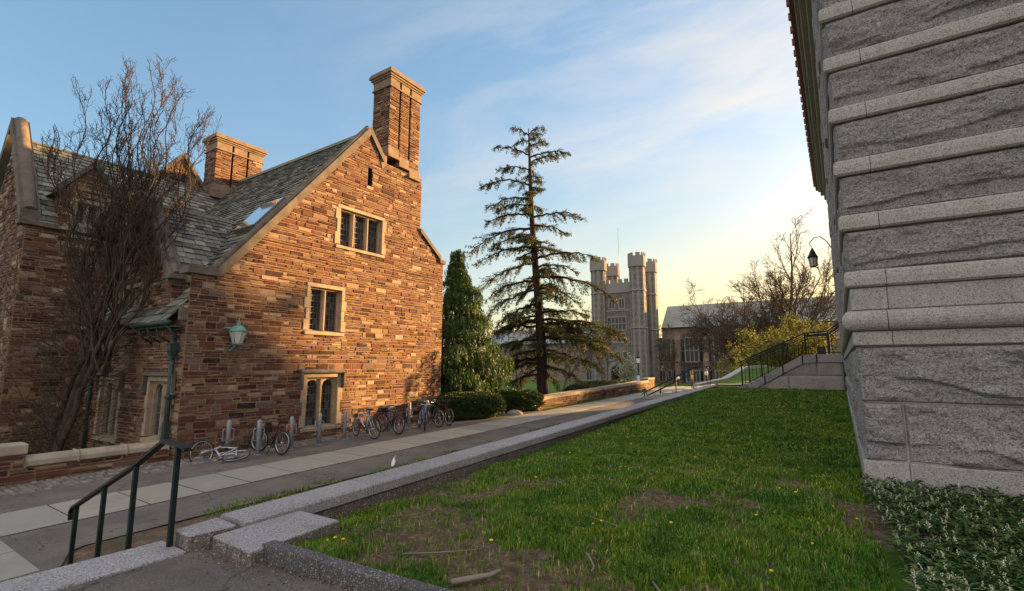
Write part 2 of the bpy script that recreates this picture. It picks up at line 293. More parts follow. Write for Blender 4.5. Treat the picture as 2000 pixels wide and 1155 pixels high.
c = k.mix(k.rng(k.noise(0.75, 5, 0.65), 0.42, 0.66, 0, 0.75), c, k.mix(1.0, c, (2.1, 1.35, 1.3), 'MULTIPLY')); c = k.mix(k.rng(k.noise(2.3, 4, 0.6), 0.46, 0.64, 0, 0.8), c, k.mix(1.0, c, (0.42, 0.60, 0.6), 'MULTIPLY')); k.color(c)
t = k.n('BsdfTranslucent'); k.l(c, t.inputs['Color']); ms = k.n('MixShader'); ms.inputs[0].default_value = 0.3; k.l(k.b.outputs[0], ms.inputs[1]); k.l(t.outputs[0], ms.inputs[2]); k.l(ms.outputs[0], k.nt.nodes['Material Output'].inputs['Surface']); MAT['grass'] = k.m
MAT['pachy'] = leaf_mat('ground_cover_leaf', [(0, (0.022, 0.058, 0.014)), (0.5, (0.055, 0.115, 0.028)), (0.85, (0.12, 0.18, 0.05)), (1, (0.22, 0.24, 0.09))], 0.4, 0.2, 0.4)
k = M_('cream_flower_spike', 0.7, 0.3); k.color(k.ramp(k.island(), [(0, (0.36, 0.36, 0.22)), (1, (0.60, 0.58, 0.42))])); MAT['spike'] = k.m
MAT['cedar'] = leaf_mat('cedar_needles', [(0, (0.030, 0.044, 0.020)), (0.5, (0.062, 0.078, 0.028)), (0.85, (0.105, 0.112, 0.034)), (1, (0.15, 0.135, 0.036))], 0.6, 0.35)
MAT['cypress'] = leaf_mat('weeping_foliage', [(0, (0.022, 0.060, 0.012)), (0.5, (0.045, 0.105, 0.018)), (1, (0.10, 0.155, 0.028))], 0.6, 0.25)
MAT['box'] = leaf_mat('hedge_leaf', [(0, (0.016, 0.038, 0.010)), (0.5, (0.032, 0.064, 0.016)), (1, (0.075, 0.105, 0.028))], 0.5, 0.2)
MAT['spring'] = leaf_mat('spring_leaf', [(0, (0.10, 0.15, 0.015)), (0.5, (0.19, 0.225, 0.022)), (1, (0.34, 0.32, 0.03))], 0.6, 0.4)
MAT['redbud'] = leaf_mat('red_bud', [(0, (0.14, 0.07, 0.035)), (1, (0.27, 0.16, 0.07))], 0.6, 0.3)
MAT['blossom'] = leaf_mat('pale_blossom', [(0, (0.38, 0.38, 0.26)), (1, (0.62, 0.60, 0.46))], 0.6, 0.4)
def bark(name, lo, hi):
    k = M_(name, 0.9, 0.2); n1 = k.noise(6, 6, 0.7, k.co((3, 3, 0.7))); k.color(k.ramp(n1, [(0.3, lo), (0.7, hi)])); k.bump(n1, 0.7, 0.03); return k.m
MAT['bark'] = bark('brown_bark', (0.045, 0.030, 0.022), (0.13, 0.085, 0.06)); MAT['willow'] = bark('willow_twig', (0.030, 0.021, 0.017), (0.095, 0.066, 0.05))
MAT['cedar_bark'] = bark('cedar_bark', (0.022, 0.015, 0.012), (0.065, 0.044, 0.035)); MAT['dark_bark'] = bark('dark_bark', (0.05, 0.036, 0.027), (0.13, 0.095, 0.07)); MAT['grey_bark'] = bark('grey_bark', (0.07, 0.055, 0.045), (0.17, 0.135, 0.105))
def plain(name, c, rough=0.5, metal=0.0, spec=0.5):
    k = M_(name, rough, spec, metal); n = k.noise(14, 3); k.color(k.mix(k.rng(n, 0.35, 0.7, 0, 0.35), c, tuple(a * 0.75 for a in c))); MAT[name] = k.m; return k.m
plain('tyre', (0.018, 0.018, 0.018), 0.8); plain('alloy', (0.55, 0.55, 0.56), 0.3, 0.9); plain('black_paint', (0.015, 0.015, 0.017), 0.35); plain('silver_paint', (0.50, 0.52, 0.56), 0.3, 0.3)
plain('white_paint', (0.50, 0.50, 0.55), 0.35); plain('blue_paint', (0.14, 0.20, 0.42), 0.35); plain('red_paint', (0.40, 0.03, 0.025), 0.4); plain('maroon_paint', (0.075, 0.012, 0.012), 0.4)
plain('saddle', (0.02, 0.019, 0.019), 0.6); plain('red_reflector', (0.55, 0.02, 0.02), 0.25); plain('amber_reflector', (0.75, 0.35, 0.03), 0.3)
plain('gutter_red', (0.16, 0.045, 0.04), 0.5); plain('white_scrap', (0.8, 0.8, 0.82), 0.6); plain('dandelion', (0.75, 0.50, 0.02), 0.7); plain('dead_stick', (0.24, 0.19, 0.15), 0.9)
k = M_('leaf_litter', 0.9, 0.2); k.color(k.ramp(k.island(), [(0, (0.07, 0.042, 0.027)), (0.5, (0.16, 0.11, 0.07)), (1, (0.34, 0.27, 0.18))])); MAT['leaf_litter'] = k.m; plain('concrete', (0.42, 0.40, 0.36), 0.85);  plain('dark_glass', (0.035, 0.038, 0.04), 0.35, 0, 0.3)
plain('tower_dressed', (0.215, 0.208, 0.195), 0.85); plain('banner', (0.55, 0.6, 0.75), 0.7); plain('slit_shade', (0.012, 0.010, 0.009), 0.9); plain('boulder', (0.27, 0.24, 0.21), 0.9)
k = M_('roof_grey', 0.8, 0.2); c = k.ramp(k.noise(1.1, 6, 0.75, k.co((0.6, 0.6, 2.5))), [(0.35, (0.18, 0.20, 0.195)), (0.65, (0.30, 0.325, 0.31))]); k.color(k.mix(k.rng(k.noise(0.25, 4, 0.6), 0.45, 0.7, 0, 0.5), c, (0.17, 0.17, 0.155))); MAT['roof_grey'] = k.m
k = M_('far_rubble', 0.9, 0.2); br = k.n('TexBrick'); br.inputs['Scale'].default_value = 1.0; br.inputs['Brick Width'].default_value = 0.9; br.inputs['Row Height'].default_value = 0.36; br.inputs['Mortar Size'].default_value = 0.03
br.inputs['Color1'].default_value = (0.10, 0.092, 0.083, 1); br.inputs['Color2'].default_value = (0.195, 0.178, 0.158, 1); br.inputs['Mortar'].default_value = (0.20, 0.175, 0.145, 1)
sx = k.n('SeparateXYZ'); k.l(k.co(), sx.inputs[0]); ax_ = k.n('Math'); ax_.operation = 'ADD'; k.l(sx.outputs[0], ax_.inputs[0]); k.l(sx.outputs[1], ax_.inputs[1]); cx = k.n('CombineXYZ'); k.l(ax_.outputs[0], cx.inputs[0]); k.l(sx.outputs[2], cx.inputs[1]); k.l(cx.outputs[0], br.inputs['Vector'])
k.color(k.mix(k.rng(k.noise(0.9, 6, 0.7), 0.35, 0.7, 0, 0.6), br.outputs['Color'], (0.12, 0.10, 0.085))); k.bump(k.noise(3, 5, 0.7), 0.8, 0.12); MAT['far_rubble'] = k.m
k = M_('hall_rubble', 0.9, 0.2); k.color(k.mix(k.rng(k.noise(0.7, 7, 0.75), 0.3, 0.7), (0.15, 0.108, 0.085), (0.29, 0.23, 0.185))); k.bump(k.noise(2.6, 6, 0.75, k.co((1, 1, 2.4))), 0.9, 0.12); MAT['hall_rubble'] = k.m

# ------------------------------------------------------------------ ground
G = 0.0165
def hp(Y): return G * (Y - 9)
def lawn_z(X, Y): return 0.85 + G * (Y - 9) + 0.05 * (fbm(X * 0.6 + 9, Y * 0.6, 3) - 0.5) - 0.20 * np.exp(-np.maximum(X - CURB_X(Y), 0) / 0.9) * (1 - ss(8, 27, Y)) * ss(2.9, 3.7, Y)
CURB_X = lambda y: -5.36 - 0.026 * (y - 3)        # lawn side face of the granite curb
def ss(a, b, x): t = np.clip((x - a) / (b - a), 0, 1); return t * t * (3 - 2 * t)
def ground_z(X, Y):
    z = hp(np.minimum(np.maximum(Y, -20), 46)); z = z * (1 - ss(44, 80, Y)) + (-1.2) * ss(44, 80, Y)
    low = ss(-13.3, -14.2, X) * ss(19.5, 21.5, Y); z = z * (1 - low) + np.minimum(z, -1.0) * low          # garden drops behind the far low wall
    pit = ss(-15.5, -15.9, X) * ss(6.6, 6.2, Y); z = z * (1 - pit) + (-1.1) * pit                       # sunken yard behind the near low wall
    return z - 0.06
def build_ground():
    def axis(lo, a, b, hi, st): return np.unique(np.concatenate([-np.geomspace(-lo + a + 1, 1, 26) + a + 1, np.arange(a, b, st), np.geomspace(1, hi - b + 1, 26) + b - 1]))
    xs = axis(-1500, -45, 12, 1500, 0.5); ys = axis(-300, -6, 90, 2500, 0.5); X, Y = np.meshgrid(xs, ys); Z = ground_z(X, Y)
    far = np.maximum(np.abs(X + 20), np.abs(Y - 40)); Z = Z + ss(250, 900, far) * 4 * fbm(X * 0.004, Y * 0.004, 2)
    V = np.stack([X, Y, Z], -1).reshape(-1, 3); nx = len(xs); i = np.arange(len(ys) - 1)[:, None] * nx + np.arange(nx - 1)[None]
    F = np.stack([i, i + 1, i + 1 + nx, i + nx], -1).reshape(-1, 4)
    tag(link('ground', np_mesh('ground', V, F, True), MAT['ground']), kind='structure')
build_ground()
def sheet(name, x0, x1, y0, y1, zf, mat, nx=2, ny=40, edge=None):
    xs = np.linspace(0, 1, nx); ys = np.linspace(y0, y1, ny); V = []
    for y in ys:
        a, b = (edge(y) if edge else (x0, x1))
        for t in xs: x = a + (b - a) * t; V.append((x, y, float(zf(x, y))))
    i = np.arange(ny - 1)[:, None] * nx + np.arange(nx - 1)[None]; F = np.stack([i, i + 1, i + 1 + nx, i + nx], -1).reshape(-1, 4)
    return tag(link(name, np_mesh(name, V, F), mat), kind='structure')
# asphalt sits below slabs; the joints of the slab walk are a dark sheet just above it
def wob(y, s): return 0.06 * (float(fbm(np.array([y * 0.9 + s]), np.array([s * 3.3]), 3)[0]) - 0.5)
sheet('asphalt_strip', 0, 0, -8, 44, lambda x, y: hp(y) + 0.004, MAT['asphalt'], 2, 260, lambda y: (-14.1 + wob(y, 1), (-9.35 + 0.9 * float(ss(2.75, 2.25, y))) + 2 * wob(y, 2)))
def soil_z(x, y):
    b = hp(y) - 0.02 - 0.05 * float(ss(2.7, 2.3, y)) + 0.03 * (float(fbm(np.array([x * 2.0]), np.array([y * 2.0]), 3)[0]) - 0.4)
    return b + (0.72 + hp(y) * 0 - 0.0) * float(ss(-8.2, -6.0, x)) * float(ss(2.2, 2.9, y))
def soil_edge(y): return (-9.55 + 0.35 * math.sin(y * 0.7) * 0.3, -5.75 - 0.026 * (y - 3))
sheet('soil_bank', 0, 0, 1.9, 31, soil_z, MAT['soil'], 30, 170, soil_edge)
def build_path():
    m = MB(); jd = MB(); y = -6.0; z = lambda yy: hp(yy)
    rows = []
    while y < 44: h = random.uniform(0.92, 1.25); rows.append((y, y + h)); y += h
    for a, b in rows:
        g = 0.016; x0, x1 = -12.5, -10.88
        if random.random() < 0.25 and a > 4: xs = [x0, x0 + random.uniform(0.6, 1.0), x1]
        else: xs = [x0, x1]
        dz = 0.012
        for xa, xb in zip(xs[:-1], xs[1:]):
            j = [random.uniform(-0.004, 0.004) for _ in range(4)]
            P = [(xa + g, a + g, z(a) + dz + j[0]), (xb - g, a + g, z(a) + dz + j[1]), (xb - g, b - g, z(b) + dz + j[2]), (xa + g, b - g, z(b) + dz + j[3])]
            Q = [(p[0], p[1], p[2] - 0.03) for p in P]; m.add(Q + P, [(4, 5, 6, 7), (0, 1, 5, 4), (1, 2, 6, 5), (2, 3, 7, 6), (3, 0, 4, 7)])
        if b < 2.75:                                  # the walk widens towards the viewer's left
            for xa, xb in ((-10.88, -9.9), (-9.9, -8.7)):
                P = [(xa + g, a + g, z(a) + dz), (xb - g, a + g, z(a) + dz), (xb - g, b - g, z(b) + dz), (xa + g, b - g, z(b) + dz)]
                Q = [(p[0], p[1], p[2] - 0.03) for p in P]; m.add(Q + P, [(4, 5, 6, 7), (0, 1, 5, 4), (1, 2, 6, 5), (2, 3, 7, 6), (3, 0, 4, 7)])
    m.add([(-12.53, -6, z(-6) + 0.005), (-10.85, -6, z(-6) + 0.005), (-10.85, 44, z(44) + 0.005), (-12.53, 44, z(44) + 0.005)], [(0, 1, 2, 3)], 1)
    tag(m.build('path', [MAT['slab'], MAT['dark_joint']]), kind='structure')
build_path()
def build_cobbles():
    m = MB(); y = -3.0
    while y < 19:
        w = 0.125; x = -15.2
        while x < -14.1:
            l = random.uniform(0.17, 0.27); x1 = min(x + l, -13.98)
            z = hp(y) + random.uniform(0.006, 0.02); g = 0.008; c = 0.018
            j = lambda: random.uniform(-0.006, 0.006)
            b = [(x + g, y + g), (x1 - g, y + g), (x1 - g, y + w - g), (x + g, y + w - g)]
            t = [(x + g + c + j(), y + g + c + j()), (x1 - g - c + j(), y + g + c + j()), (x1 - g - c + j(), y + w - g - c + j()), (x + g + c + j(), y + w - g - c + j())]
            m.add([(p[0], p[1], z - 0.04) for p in b] + [(p[0], p[1], z + j() * 0.6) for p in t], [(4, 5, 6, 7), (0, 1, 5, 4), (1, 2, 6, 5), (2, 3, 7, 6), (3, 0, 4, 7)])
            x = x1
            if x1 >= -13.99: break
        y += w
    m.add([(-15.25, -3, hp(-3) - 0.012), (-13.97, -3, hp(-3) - 0.012), (-13.97, 19, hp(19) - 0.012), (-15.25, 19, hp(19) - 0.012)], [(0, 1, 2, 3)], 1)
    tag(m.build('cobblestones', [MAT['cobble'], MAT['soil']]), kind='structure')
build_cobbles()
# lawn
CURB_X = lambda y: -5.36 - 0.026 * (y - 3)        # lawn side face of the granite curb
KERB = ((-4.95, 2.72), (1.2, 3.12))                 # dark kerb centre line
def kerb_y(x): (a, b), (c, d) = KERB; return b + (d - b) * (x - a) / (c - a)
def build_lawn():
    ys = np.concatenate([np.arange(2.6, 12, 0.12), np.arange(12, 31.01, 0.4)]); nx = 60; V = []; A = []
    for y in ys:
        x0 = CURB_X(y) + 0.0; x1 = 0.22 if y > 8.1 else 4.0
        xs = np.linspace(x0, x1, nx); yy = np.maximum(y, 2.72 + 0.065 * (xs + 4.95)); V += list(zip(xs, yy, lawn_z(xs, yy))); A += list(grassy(xs, yy))
    i = np.arange(len(ys) - 1)[:, None] * nx + np.arange(nx - 1)[None]; F = np.stack([i, i + 1, i + 1 + nx, i + nx], -1).reshape(-1, 4)
    me = np_mesh('lawn', V, F, True); a = me.attributes.new('grassy', 'FLOAT', 'POINT'); a.data.foreach_set('value', np.array(A, np.float32))
    tag(link('lawn', me, MAT['lawn']), kind='structure')
def grassy(X, Y):
    """0 bare ... 1 lush"""
    X = np.asarray(X, float); Y = np.asarray(Y, float)
    n = fbm(X * 1.3 + 3.7, Y * 1.1 + 1.9, 5, 0.6); n2 = fbm(X * 0.45 + 40, Y * 0.4 + 11, 3)
    g = (n - 0.5) * 3.4 + (n2 - 0.5) * 1.6 + 0.56
    g = g - 0.16 * np.exp(-((X + 3.6) / 1.5) ** 2 - ((Y - 3.9) / 1.1) ** 2) - 0.30 * np.exp(-((X + 1.6) / 1.2) ** 2 - ((Y - 6.6) / 0.9) ** 2)
    g = g - 0.55 * np.exp(-np.maximum(X - CURB_X(Y), 0) / 0.12) + 0.40 * ss(7, 12, Y) - 0.35 * np.exp(-((X - 0.15) / 0.35) ** 2) * ss(9, 6, Y)
    g = g + 0.55 * np.exp(-((X + 0.9) / 0.9) ** 2 - ((Y - 9.0) / 0.8) ** 2)
    return np.clip(g, 0, 1)
build_lawn()
def build_grass():
    def scatter(n, y0, y1):
        y = RNG.uniform(y0, y1, n); x = RNG.uniform(-6.1, 2.5, n)
        lim = np.where(y > 8.15, 0.18, 2.5); pach = np.where((y > 4.6) & (y < 8.2), 0.12 + 0.03 * (8.2 - y), 9)
        ok = (x > CURB_X(y) + 0.03) & (x < lim) & (x < pach) & (y > 2.80 + 0.065 * (x + 4.95)) & (RNG.random(n) < grassy(x, y) ** 1.3 * 1.05 + 0.05)
        return x[ok], y[ok]
    parts = []
    for n, y0, y1, h, w in ((190000, 2.7, 6.0, 0.064, 0.0042), (170000, 6.0, 10.5, 0.064, 0.0066), (120000, 10.5, 18, 0.066, 0.012), (90000, 18, 31, 0.075, 0.021)):
        x, y = scatter(n, y0, y1); k = len(x)
        cl = fbm(x * 2.6 + 7, y * 2.6 + 2, 3); hh = h * (0.35 + 1.5 * cl ** 1.3) * RNG.uniform(0.6, 1.35, k); ww = w * RNG.uniform(0.7, 1.3, k)
        t = RNG.uniform(0, 2 * np.pi, k); d = np.stack([np.cos(t), np.sin(t), 0 * t], -1); s = np.stack([-np.sin(t), np.cos(t), 0 * t], -1)
        lean = RNG.uniform(0.1, 0.9, k)[:, None]; b = np.stack([x, y, lawn_z(x, y) - 0.006], -1); up = np.array([0, 0, 1.0])
        mid = b + up * (hh * 0.62)[:, None] + d * lean * 0.28 * hh[:, None]; tip = b + up * (hh * (1.0 - 0.28 * lean[:, 0]))[:, None] + d * lean * 0.95 * hh[:, None]
        V = np.stack([b - s * ww[:, None], b + s * ww[:, None], mid + s * ww[:, None] * 0.8, mid - s * ww[:, None] * 0.8, tip, tip + s * 1e-4], 1)
        parts.append(V.reshape(-1, 3))
    V = np.concatenate(parts); k = len(V) // 6; i = np.arange(k)[:, None] * 6
    F = np.concatenate([i + np.array([[0, 1, 2, 3]]), i + np.array([[3, 2, 5, 4]])])
    tag(link('grass', np_mesh('grass', V, F, True), MAT['grass']), 'patchy green lawn grass growing between the granite curb and the grey building', 'grass', kind='stuff')
    # rough grass fringe along the walk's far verge and the strip under the far low wall
    n = 9000; y = RNG.uniform(22, 38, n); x = RNG.uniform(-12.75, -12.5, n) - 0.0; x2 = RNG.uniform(-9.6, -9.2, 5000); y2 = RNG.uniform(3, 26, 5000); ok = fbm(y2 * 0.8, x2, 3) > 0.55
    xs = np.concatenate([x, x2[ok]]); ys = np.concatenate([y, y2[ok]]); k = len(xs); t = RNG.uniform(0, 6.28, k); h = RNG.uniform(0.03, 0.10, k)
    b = np.stack([xs, ys, ground_z(xs, ys) + 0.05], -1); d = np.stack([np.cos(t), np.sin(t), 0 * t], -1) * 0.012
    V = np.stack([b - d, b + d, b + np.stack([0.4 * h * np.sin(t), 0.4 * h * np.cos(t), h], -1)], 1).reshape(-1, 3)
    tag(link('verge_grass', np_mesh('verge_grass', V, np.arange(3 * k).reshape(-1, 3)), MAT['grass']), 'thin strips of grass along the edges of the slab walk', 'grass', kind='stuff')
build_grass()

# ------------------------------------------------------------------ rubble masonry and slates (real stones, real slates)
def row_spans(poly, v):
    xs = []; n = len(poly)
    for i in range(n):
        (a, b), (c, d) = poly[i], poly[(i + 1) % n]
        if (b <= v < d) or (d <= v < b): xs.append(a + (c - a) * (v - b) / (d - b))
    xs.sort(); return [(xs[i], xs[i + 1]) for i in range(0, len(xs) - 1, 2)]
def rubble(mb, poly, holes=(), hmin=0.06, hmax=0.21, lmin=0.14, lmax=0.58, out=0.017, back=0.0):
    """coursed broken rubble filling poly (u, v) outside the holes; stones slot 0, mortar slot 1; frame (u, n, v)"""
    v0 = min(p[1] for p in poly); v1 = max(p[1] for p in poly)
    cuts = sorted(set([v0, v1] + [h for q in holes for h in q[2:4] if v0 < h < v1]))
    rows = []
    for a, b in zip(cuts[:-1], cuts[1:]):
        hs = []; 
        while sum(hs) < b - a: hs.append(random.uniform(hmin, hmax))
        if len(hs) > 1 and (sum(hs) - (b - a)) > hs[-1] * 0.6: hs.pop()
        s = (b - a) / sum(hs); v = a
        for h in hs: rows.append((v, v + h * s)); v += h * s
    def stone(a, b, c, d):
        g = random.uniform(0.008, 0.017); o = out * random.uniform(0.3, 2.0); ch = min(0.012, (d - c) * 0.18)
        j = lambda s=0.010: random.uniform(-s, s)
        q = [(a + g + j(), c + g + j(0.006)), (b - g + j(), c + g + j(0.006)), (b - g + j(), d - g + j(0.006)), (a + g + j(), d - g + j(0.006))]
        if random.random() < 0.18: k_ = random.choice((0, 1)); q[k_] = (q[k_][0] + random.uniform(-0.03, 0.03), q[k_][1])
        cx = (a + b) / 2; cy = (c + d) / 2
        f = [(x + (ch if x < cx else -ch), y + (ch * 0.7 if y < cy else -ch * 0.7)) for x, y in q]
        mb.add([(x, back - 0.02, y) for x, y in q] + [(x, back + o + j(0.005), y) for x, y in f], [(4, 5, 6, 7), (0, 1, 5, 4), (1, 2, 6, 5), (2, 3, 7, 6), (3, 0, 4, 7)], 0)
    for c, d in rows:
        sp0 = row_spans(poly, (c + d) / 2 + 1e-5)
        mid = (c + d) / 2; sp = []
        for a, b in sp0:
            seg = [(a, b)]
            for h in holes:
                if h[2] - 1e-6 < mid < h[3] + 1e-6:
                    ns = []
                    for s in seg:
                        if h[1] <= s[0] or h[0] >= s[1]: ns.append(s)
                        else:
                            if h[0] > s[0]: ns.append((s[0], h[0]))
                            if h[1] < s[1]: ns.append((h[1], s[1]))
                    seg = ns
            sp += seg
        for a, b in sp:
            mb.add([(a, back, c), (b, back, c), (b, back, d), (a, back, d)], [(0, 1, 2, 3)], 1)
            x = a - random.uniform(0, 0.2)
            while x < b - 0.02:
                l = random.uniform(lmin, lmax) * (0.7 + 0.5 * (d - c) / hmax); x1 = x + l
                if b - x1 < 0.12: x1 = b
                xa = max(x, a)
                if x1 - xa > 0.05:
                    if d - c > 0.13 and random.random() < 0.42:
                        m = c + (d - c) * random.uniform(0.35, 0.65); xm = xa + (x1 - xa) * random.uniform(0.3, 0.7)
                        stone(xa, x1, c, m)
                        if x1 - xa > 0.35: stone(xa, xm, m, d); stone(xm, x1, m, d)
                        else: stone(xa, x1, m, d)
                    else: stone(xa, x1, c, d)
                x = x1
def slates(mb, O, U, V, lu, lv, inside=None, w=(0.2, 0.34), e0=0.30, e1=0.16):
    """slates on the plane O + u U + v V (V up the slope), courses thinning towards the ridge"""
    O = Vector(O); U = Vector(U).normalized(); V = Vector(V).normalized(); Nn = U.cross(V).normalized()
    if Nn.z < 0: Nn = -Nn
    v = 0.0
    while v < lv:
        e = e0 + (e1 - e0) * v / lv; u = -random.uniform(0, 0.25)
        while u < lu:
            l = random.uniform(*w) * (0.7 + 0.5 * e / e0); a, b = max(u, 0), min(u + l, lu)
            if b - a > 0.04 and (inside is None or inside((a + b) / 2, v + e / 2)):
                g = 0.008; t = random.uniform(0.016, 0.042); dv = random.uniform(-0.018, 0.012); dd = random.uniform(-0.012, 0.012)
                top = min(v + e * 1.35, lv + 0.02)
                P = [O + U * (a + g) + V * (v + dv + dd), O + U * (b - g) + V * (v + dv - dd), O + U * (b - g) + V * top, O + U * (a + g) + V * top]
                up = [Nn * (0.034 + t), Nn * (0.034 + t + random.uniform(-0.006, 0.006)), Nn * t * 0.5, Nn * t * 0.5]
                lo = [Nn * 0.016] * 2 + [Nn * -0.01] * 2
                mb.add([p + q for p, q in zip(P, lo)] + [p + q for p, q in zip(P, up)], [(4, 5, 6, 7), (0, 1, 5, 4), (1, 2, 6, 5), (3, 0, 4, 7)], 0)
            u += l
        v += e
STONE = [MAT['stone'], MAT['mortar']]
def window(parent, F, u0, u1, v0, v1, lights, arched=False, hood=False, jt=0.135, depth=0.24, cell=(0.135, 0.215), face=0.030, quoin=0.075):
    """stone window: jambs with quoins, head, sill and mullions; children: pane, lead_lattice, hood_mould"""
    s = MB(F); a0, a1, b0, b1 = u0 + jt, u1 - jt, v0 + 0.15, v1 - jt
    nq = max(3, int((v1 - v0) / 0.42)); hq = (b1 - b0) / nq
    for i in range(nq):
        x = quoin if i % 2 == 0 else 0.0
        s.box(u0 - x, a0, -depth - 0.05, face + (0.003 if x else 0), b0 + i * hq + 0.002, b0 + (i + 1) * hq - 0.002)
        s.box(a1, u1 + x, -depth - 0.05, face + (0.003 if x else 0), b0 + i * hq + 0.002, b0 + (i + 1) * hq - 0.002)
    s.box(u0, u1, -depth - 0.05, face + 0.002, b1, v1)
    s.add([(u0 - 0.02, -depth - 0.05, v0), (u1 + 0.02, -depth - 0.05, v0), (u1 + 0.02, face + 0.03, v0), (u0 - 0.02, face + 0.03, v0),
           (u0 - 0.02, -depth - 0.05, b0 + 0.04), (u1 + 0.02, -depth - 0.05, b0 + 0.04), (u1 + 0.02, face + 0.03, b0 - 0.04), (u0 - 0.02, face + 0.03, b0 - 0.04)],
          [(0, 3, 2, 1), (4, 5, 6, 7), (0, 1, 5, 4), (1, 2, 6, 5), (2, 3, 7, 6), (3, 0, 4, 7)])
    r = 0.055                                                          # inner rebate
    s.box(a0, a0 + r, -depth - 0.02, -0.09, b0 + 0.02, b1); s.box(a1 - r, a1, -depth - 0.02, -0.09, b0 + 0.02, b1); s.box(a0 + r, a1 - r, -depth - 0.02, -0.09, b1 - r, b1)
    c0, c1, d0, d1 = a0 + r, a1 - r, b0 + 0.02, b1 - r; mw = 0.115; lw = (c1 - c0 - mw * (lights - 1)) / lights
    spans = [(c0 + i * (lw + mw), c0 + i * (lw + mw) + lw) for i in range(lights)]
    for i in range(lights - 1):
        x = spans[i][1]
        s.prism([(x, -depth), (x, -0.13), (x + 0.03, -0.06), (x + mw - 0.03, -0.06), (x + mw, -0.13), (x + mw, -depth)], d0, d1, lambda a, b, t: (a, b, t))
    if arched:
        for p, q in spans:
            m = (p + q) / 2; hw = (q - p) / 2; rise = hw * 0.95; k_ = 10
            arc = [(m - hw + 2 * hw * i / k_, d1 - 0.02 - rise + rise * (1 - abs(2 * i / k_ - 1) ** 2.4) ** 0.5) for i in range(k_ + 1)]
            s.prism([(p, d1)] + arc + [(q, d1)], -depth + 0.012, -0.125, lambda a, b, t: (a, t, b))
    w = s.build('window', MAT['lime'], parent, 0.012)
    g = MB(F); ld = MB(F)
    for p, q in spans:
        fr = 0.022
        for (x0, x1, y0, y1) in ((p, p + fr, d0, d1), (q - fr, q, d0, d1), (p + fr, q - fr, d0, d0 + fr), (p + fr, q - fr, d1 - fr, d1)): ld.box(x0, x1, -depth, -depth + 0.03, y0, y1)
        nx = max(2, round((q - p) / cell[0])); ny = max(3, round((d1 - d0) / cell[1])); dx = (q - p) / nx; dy = (d1 - d0) / ny
        for i in range(nx):
            for j in range(ny):
                x0, y0 = p + i * dx, d0 + j * dy; t1, t2 = random.uniform(-0.004, 0.004), random.uniform(-0.004, 0.004)
                g.add([(x0, -depth + t1, y0), (x0 + dx, -depth - t1 + t2, y0), (x0 + dx, -depth - t1, y0 + dy), (x0, -depth + t1 - t2, y0 + dy)], [(0, 1, 2, 3)])
        for i in range(1, nx): ld.box(p + i * dx - 0.006, p + i * dx + 0.006, -depth + 0.006, -depth + 0.017, d0 + fr, d1 - fr)
        for j in range(1, ny): ld.box(p + fr, q - fr, -depth + 0.005, -depth + 0.016, d0 + j * dy - 0.006, d0 + j * dy + 0.006)
    g.box(c0, c1, -depth - 0.08, -depth - 0.03, d0, d1)
    g.build('pane', MAT['glass'], w); ld.build('lead_lattice', MAT['lead'], w)
    if hood:
        h = MB(F); t = 0.085; ov = 0.13
        h.prism([(0.02, v1 + 0.02), (0.16, v1 + 0.02), (0.16, v1 + 0.06), (0.06, v1 + 0.13), (0.02, v1 + 0.13)], u0 - ov, u1 + ov, lambda a, b, tt: (tt, a, b))
        for x in (u0 - ov, u1 + ov - t):
            h.box(x, x + t, 0.02, 0.13, v1 - 0.42, v1 + 0.02); h.box(x - 0.10 * (x < (u0 + u1) / 2), x + t + 0.10 * (x > (u0 + u1) / 2), 0.02, 0.125, v1 - 0.48, v1 - 0.42)
        h.build('hood_mould', MAT['coping'], w, 0.012)
    return w
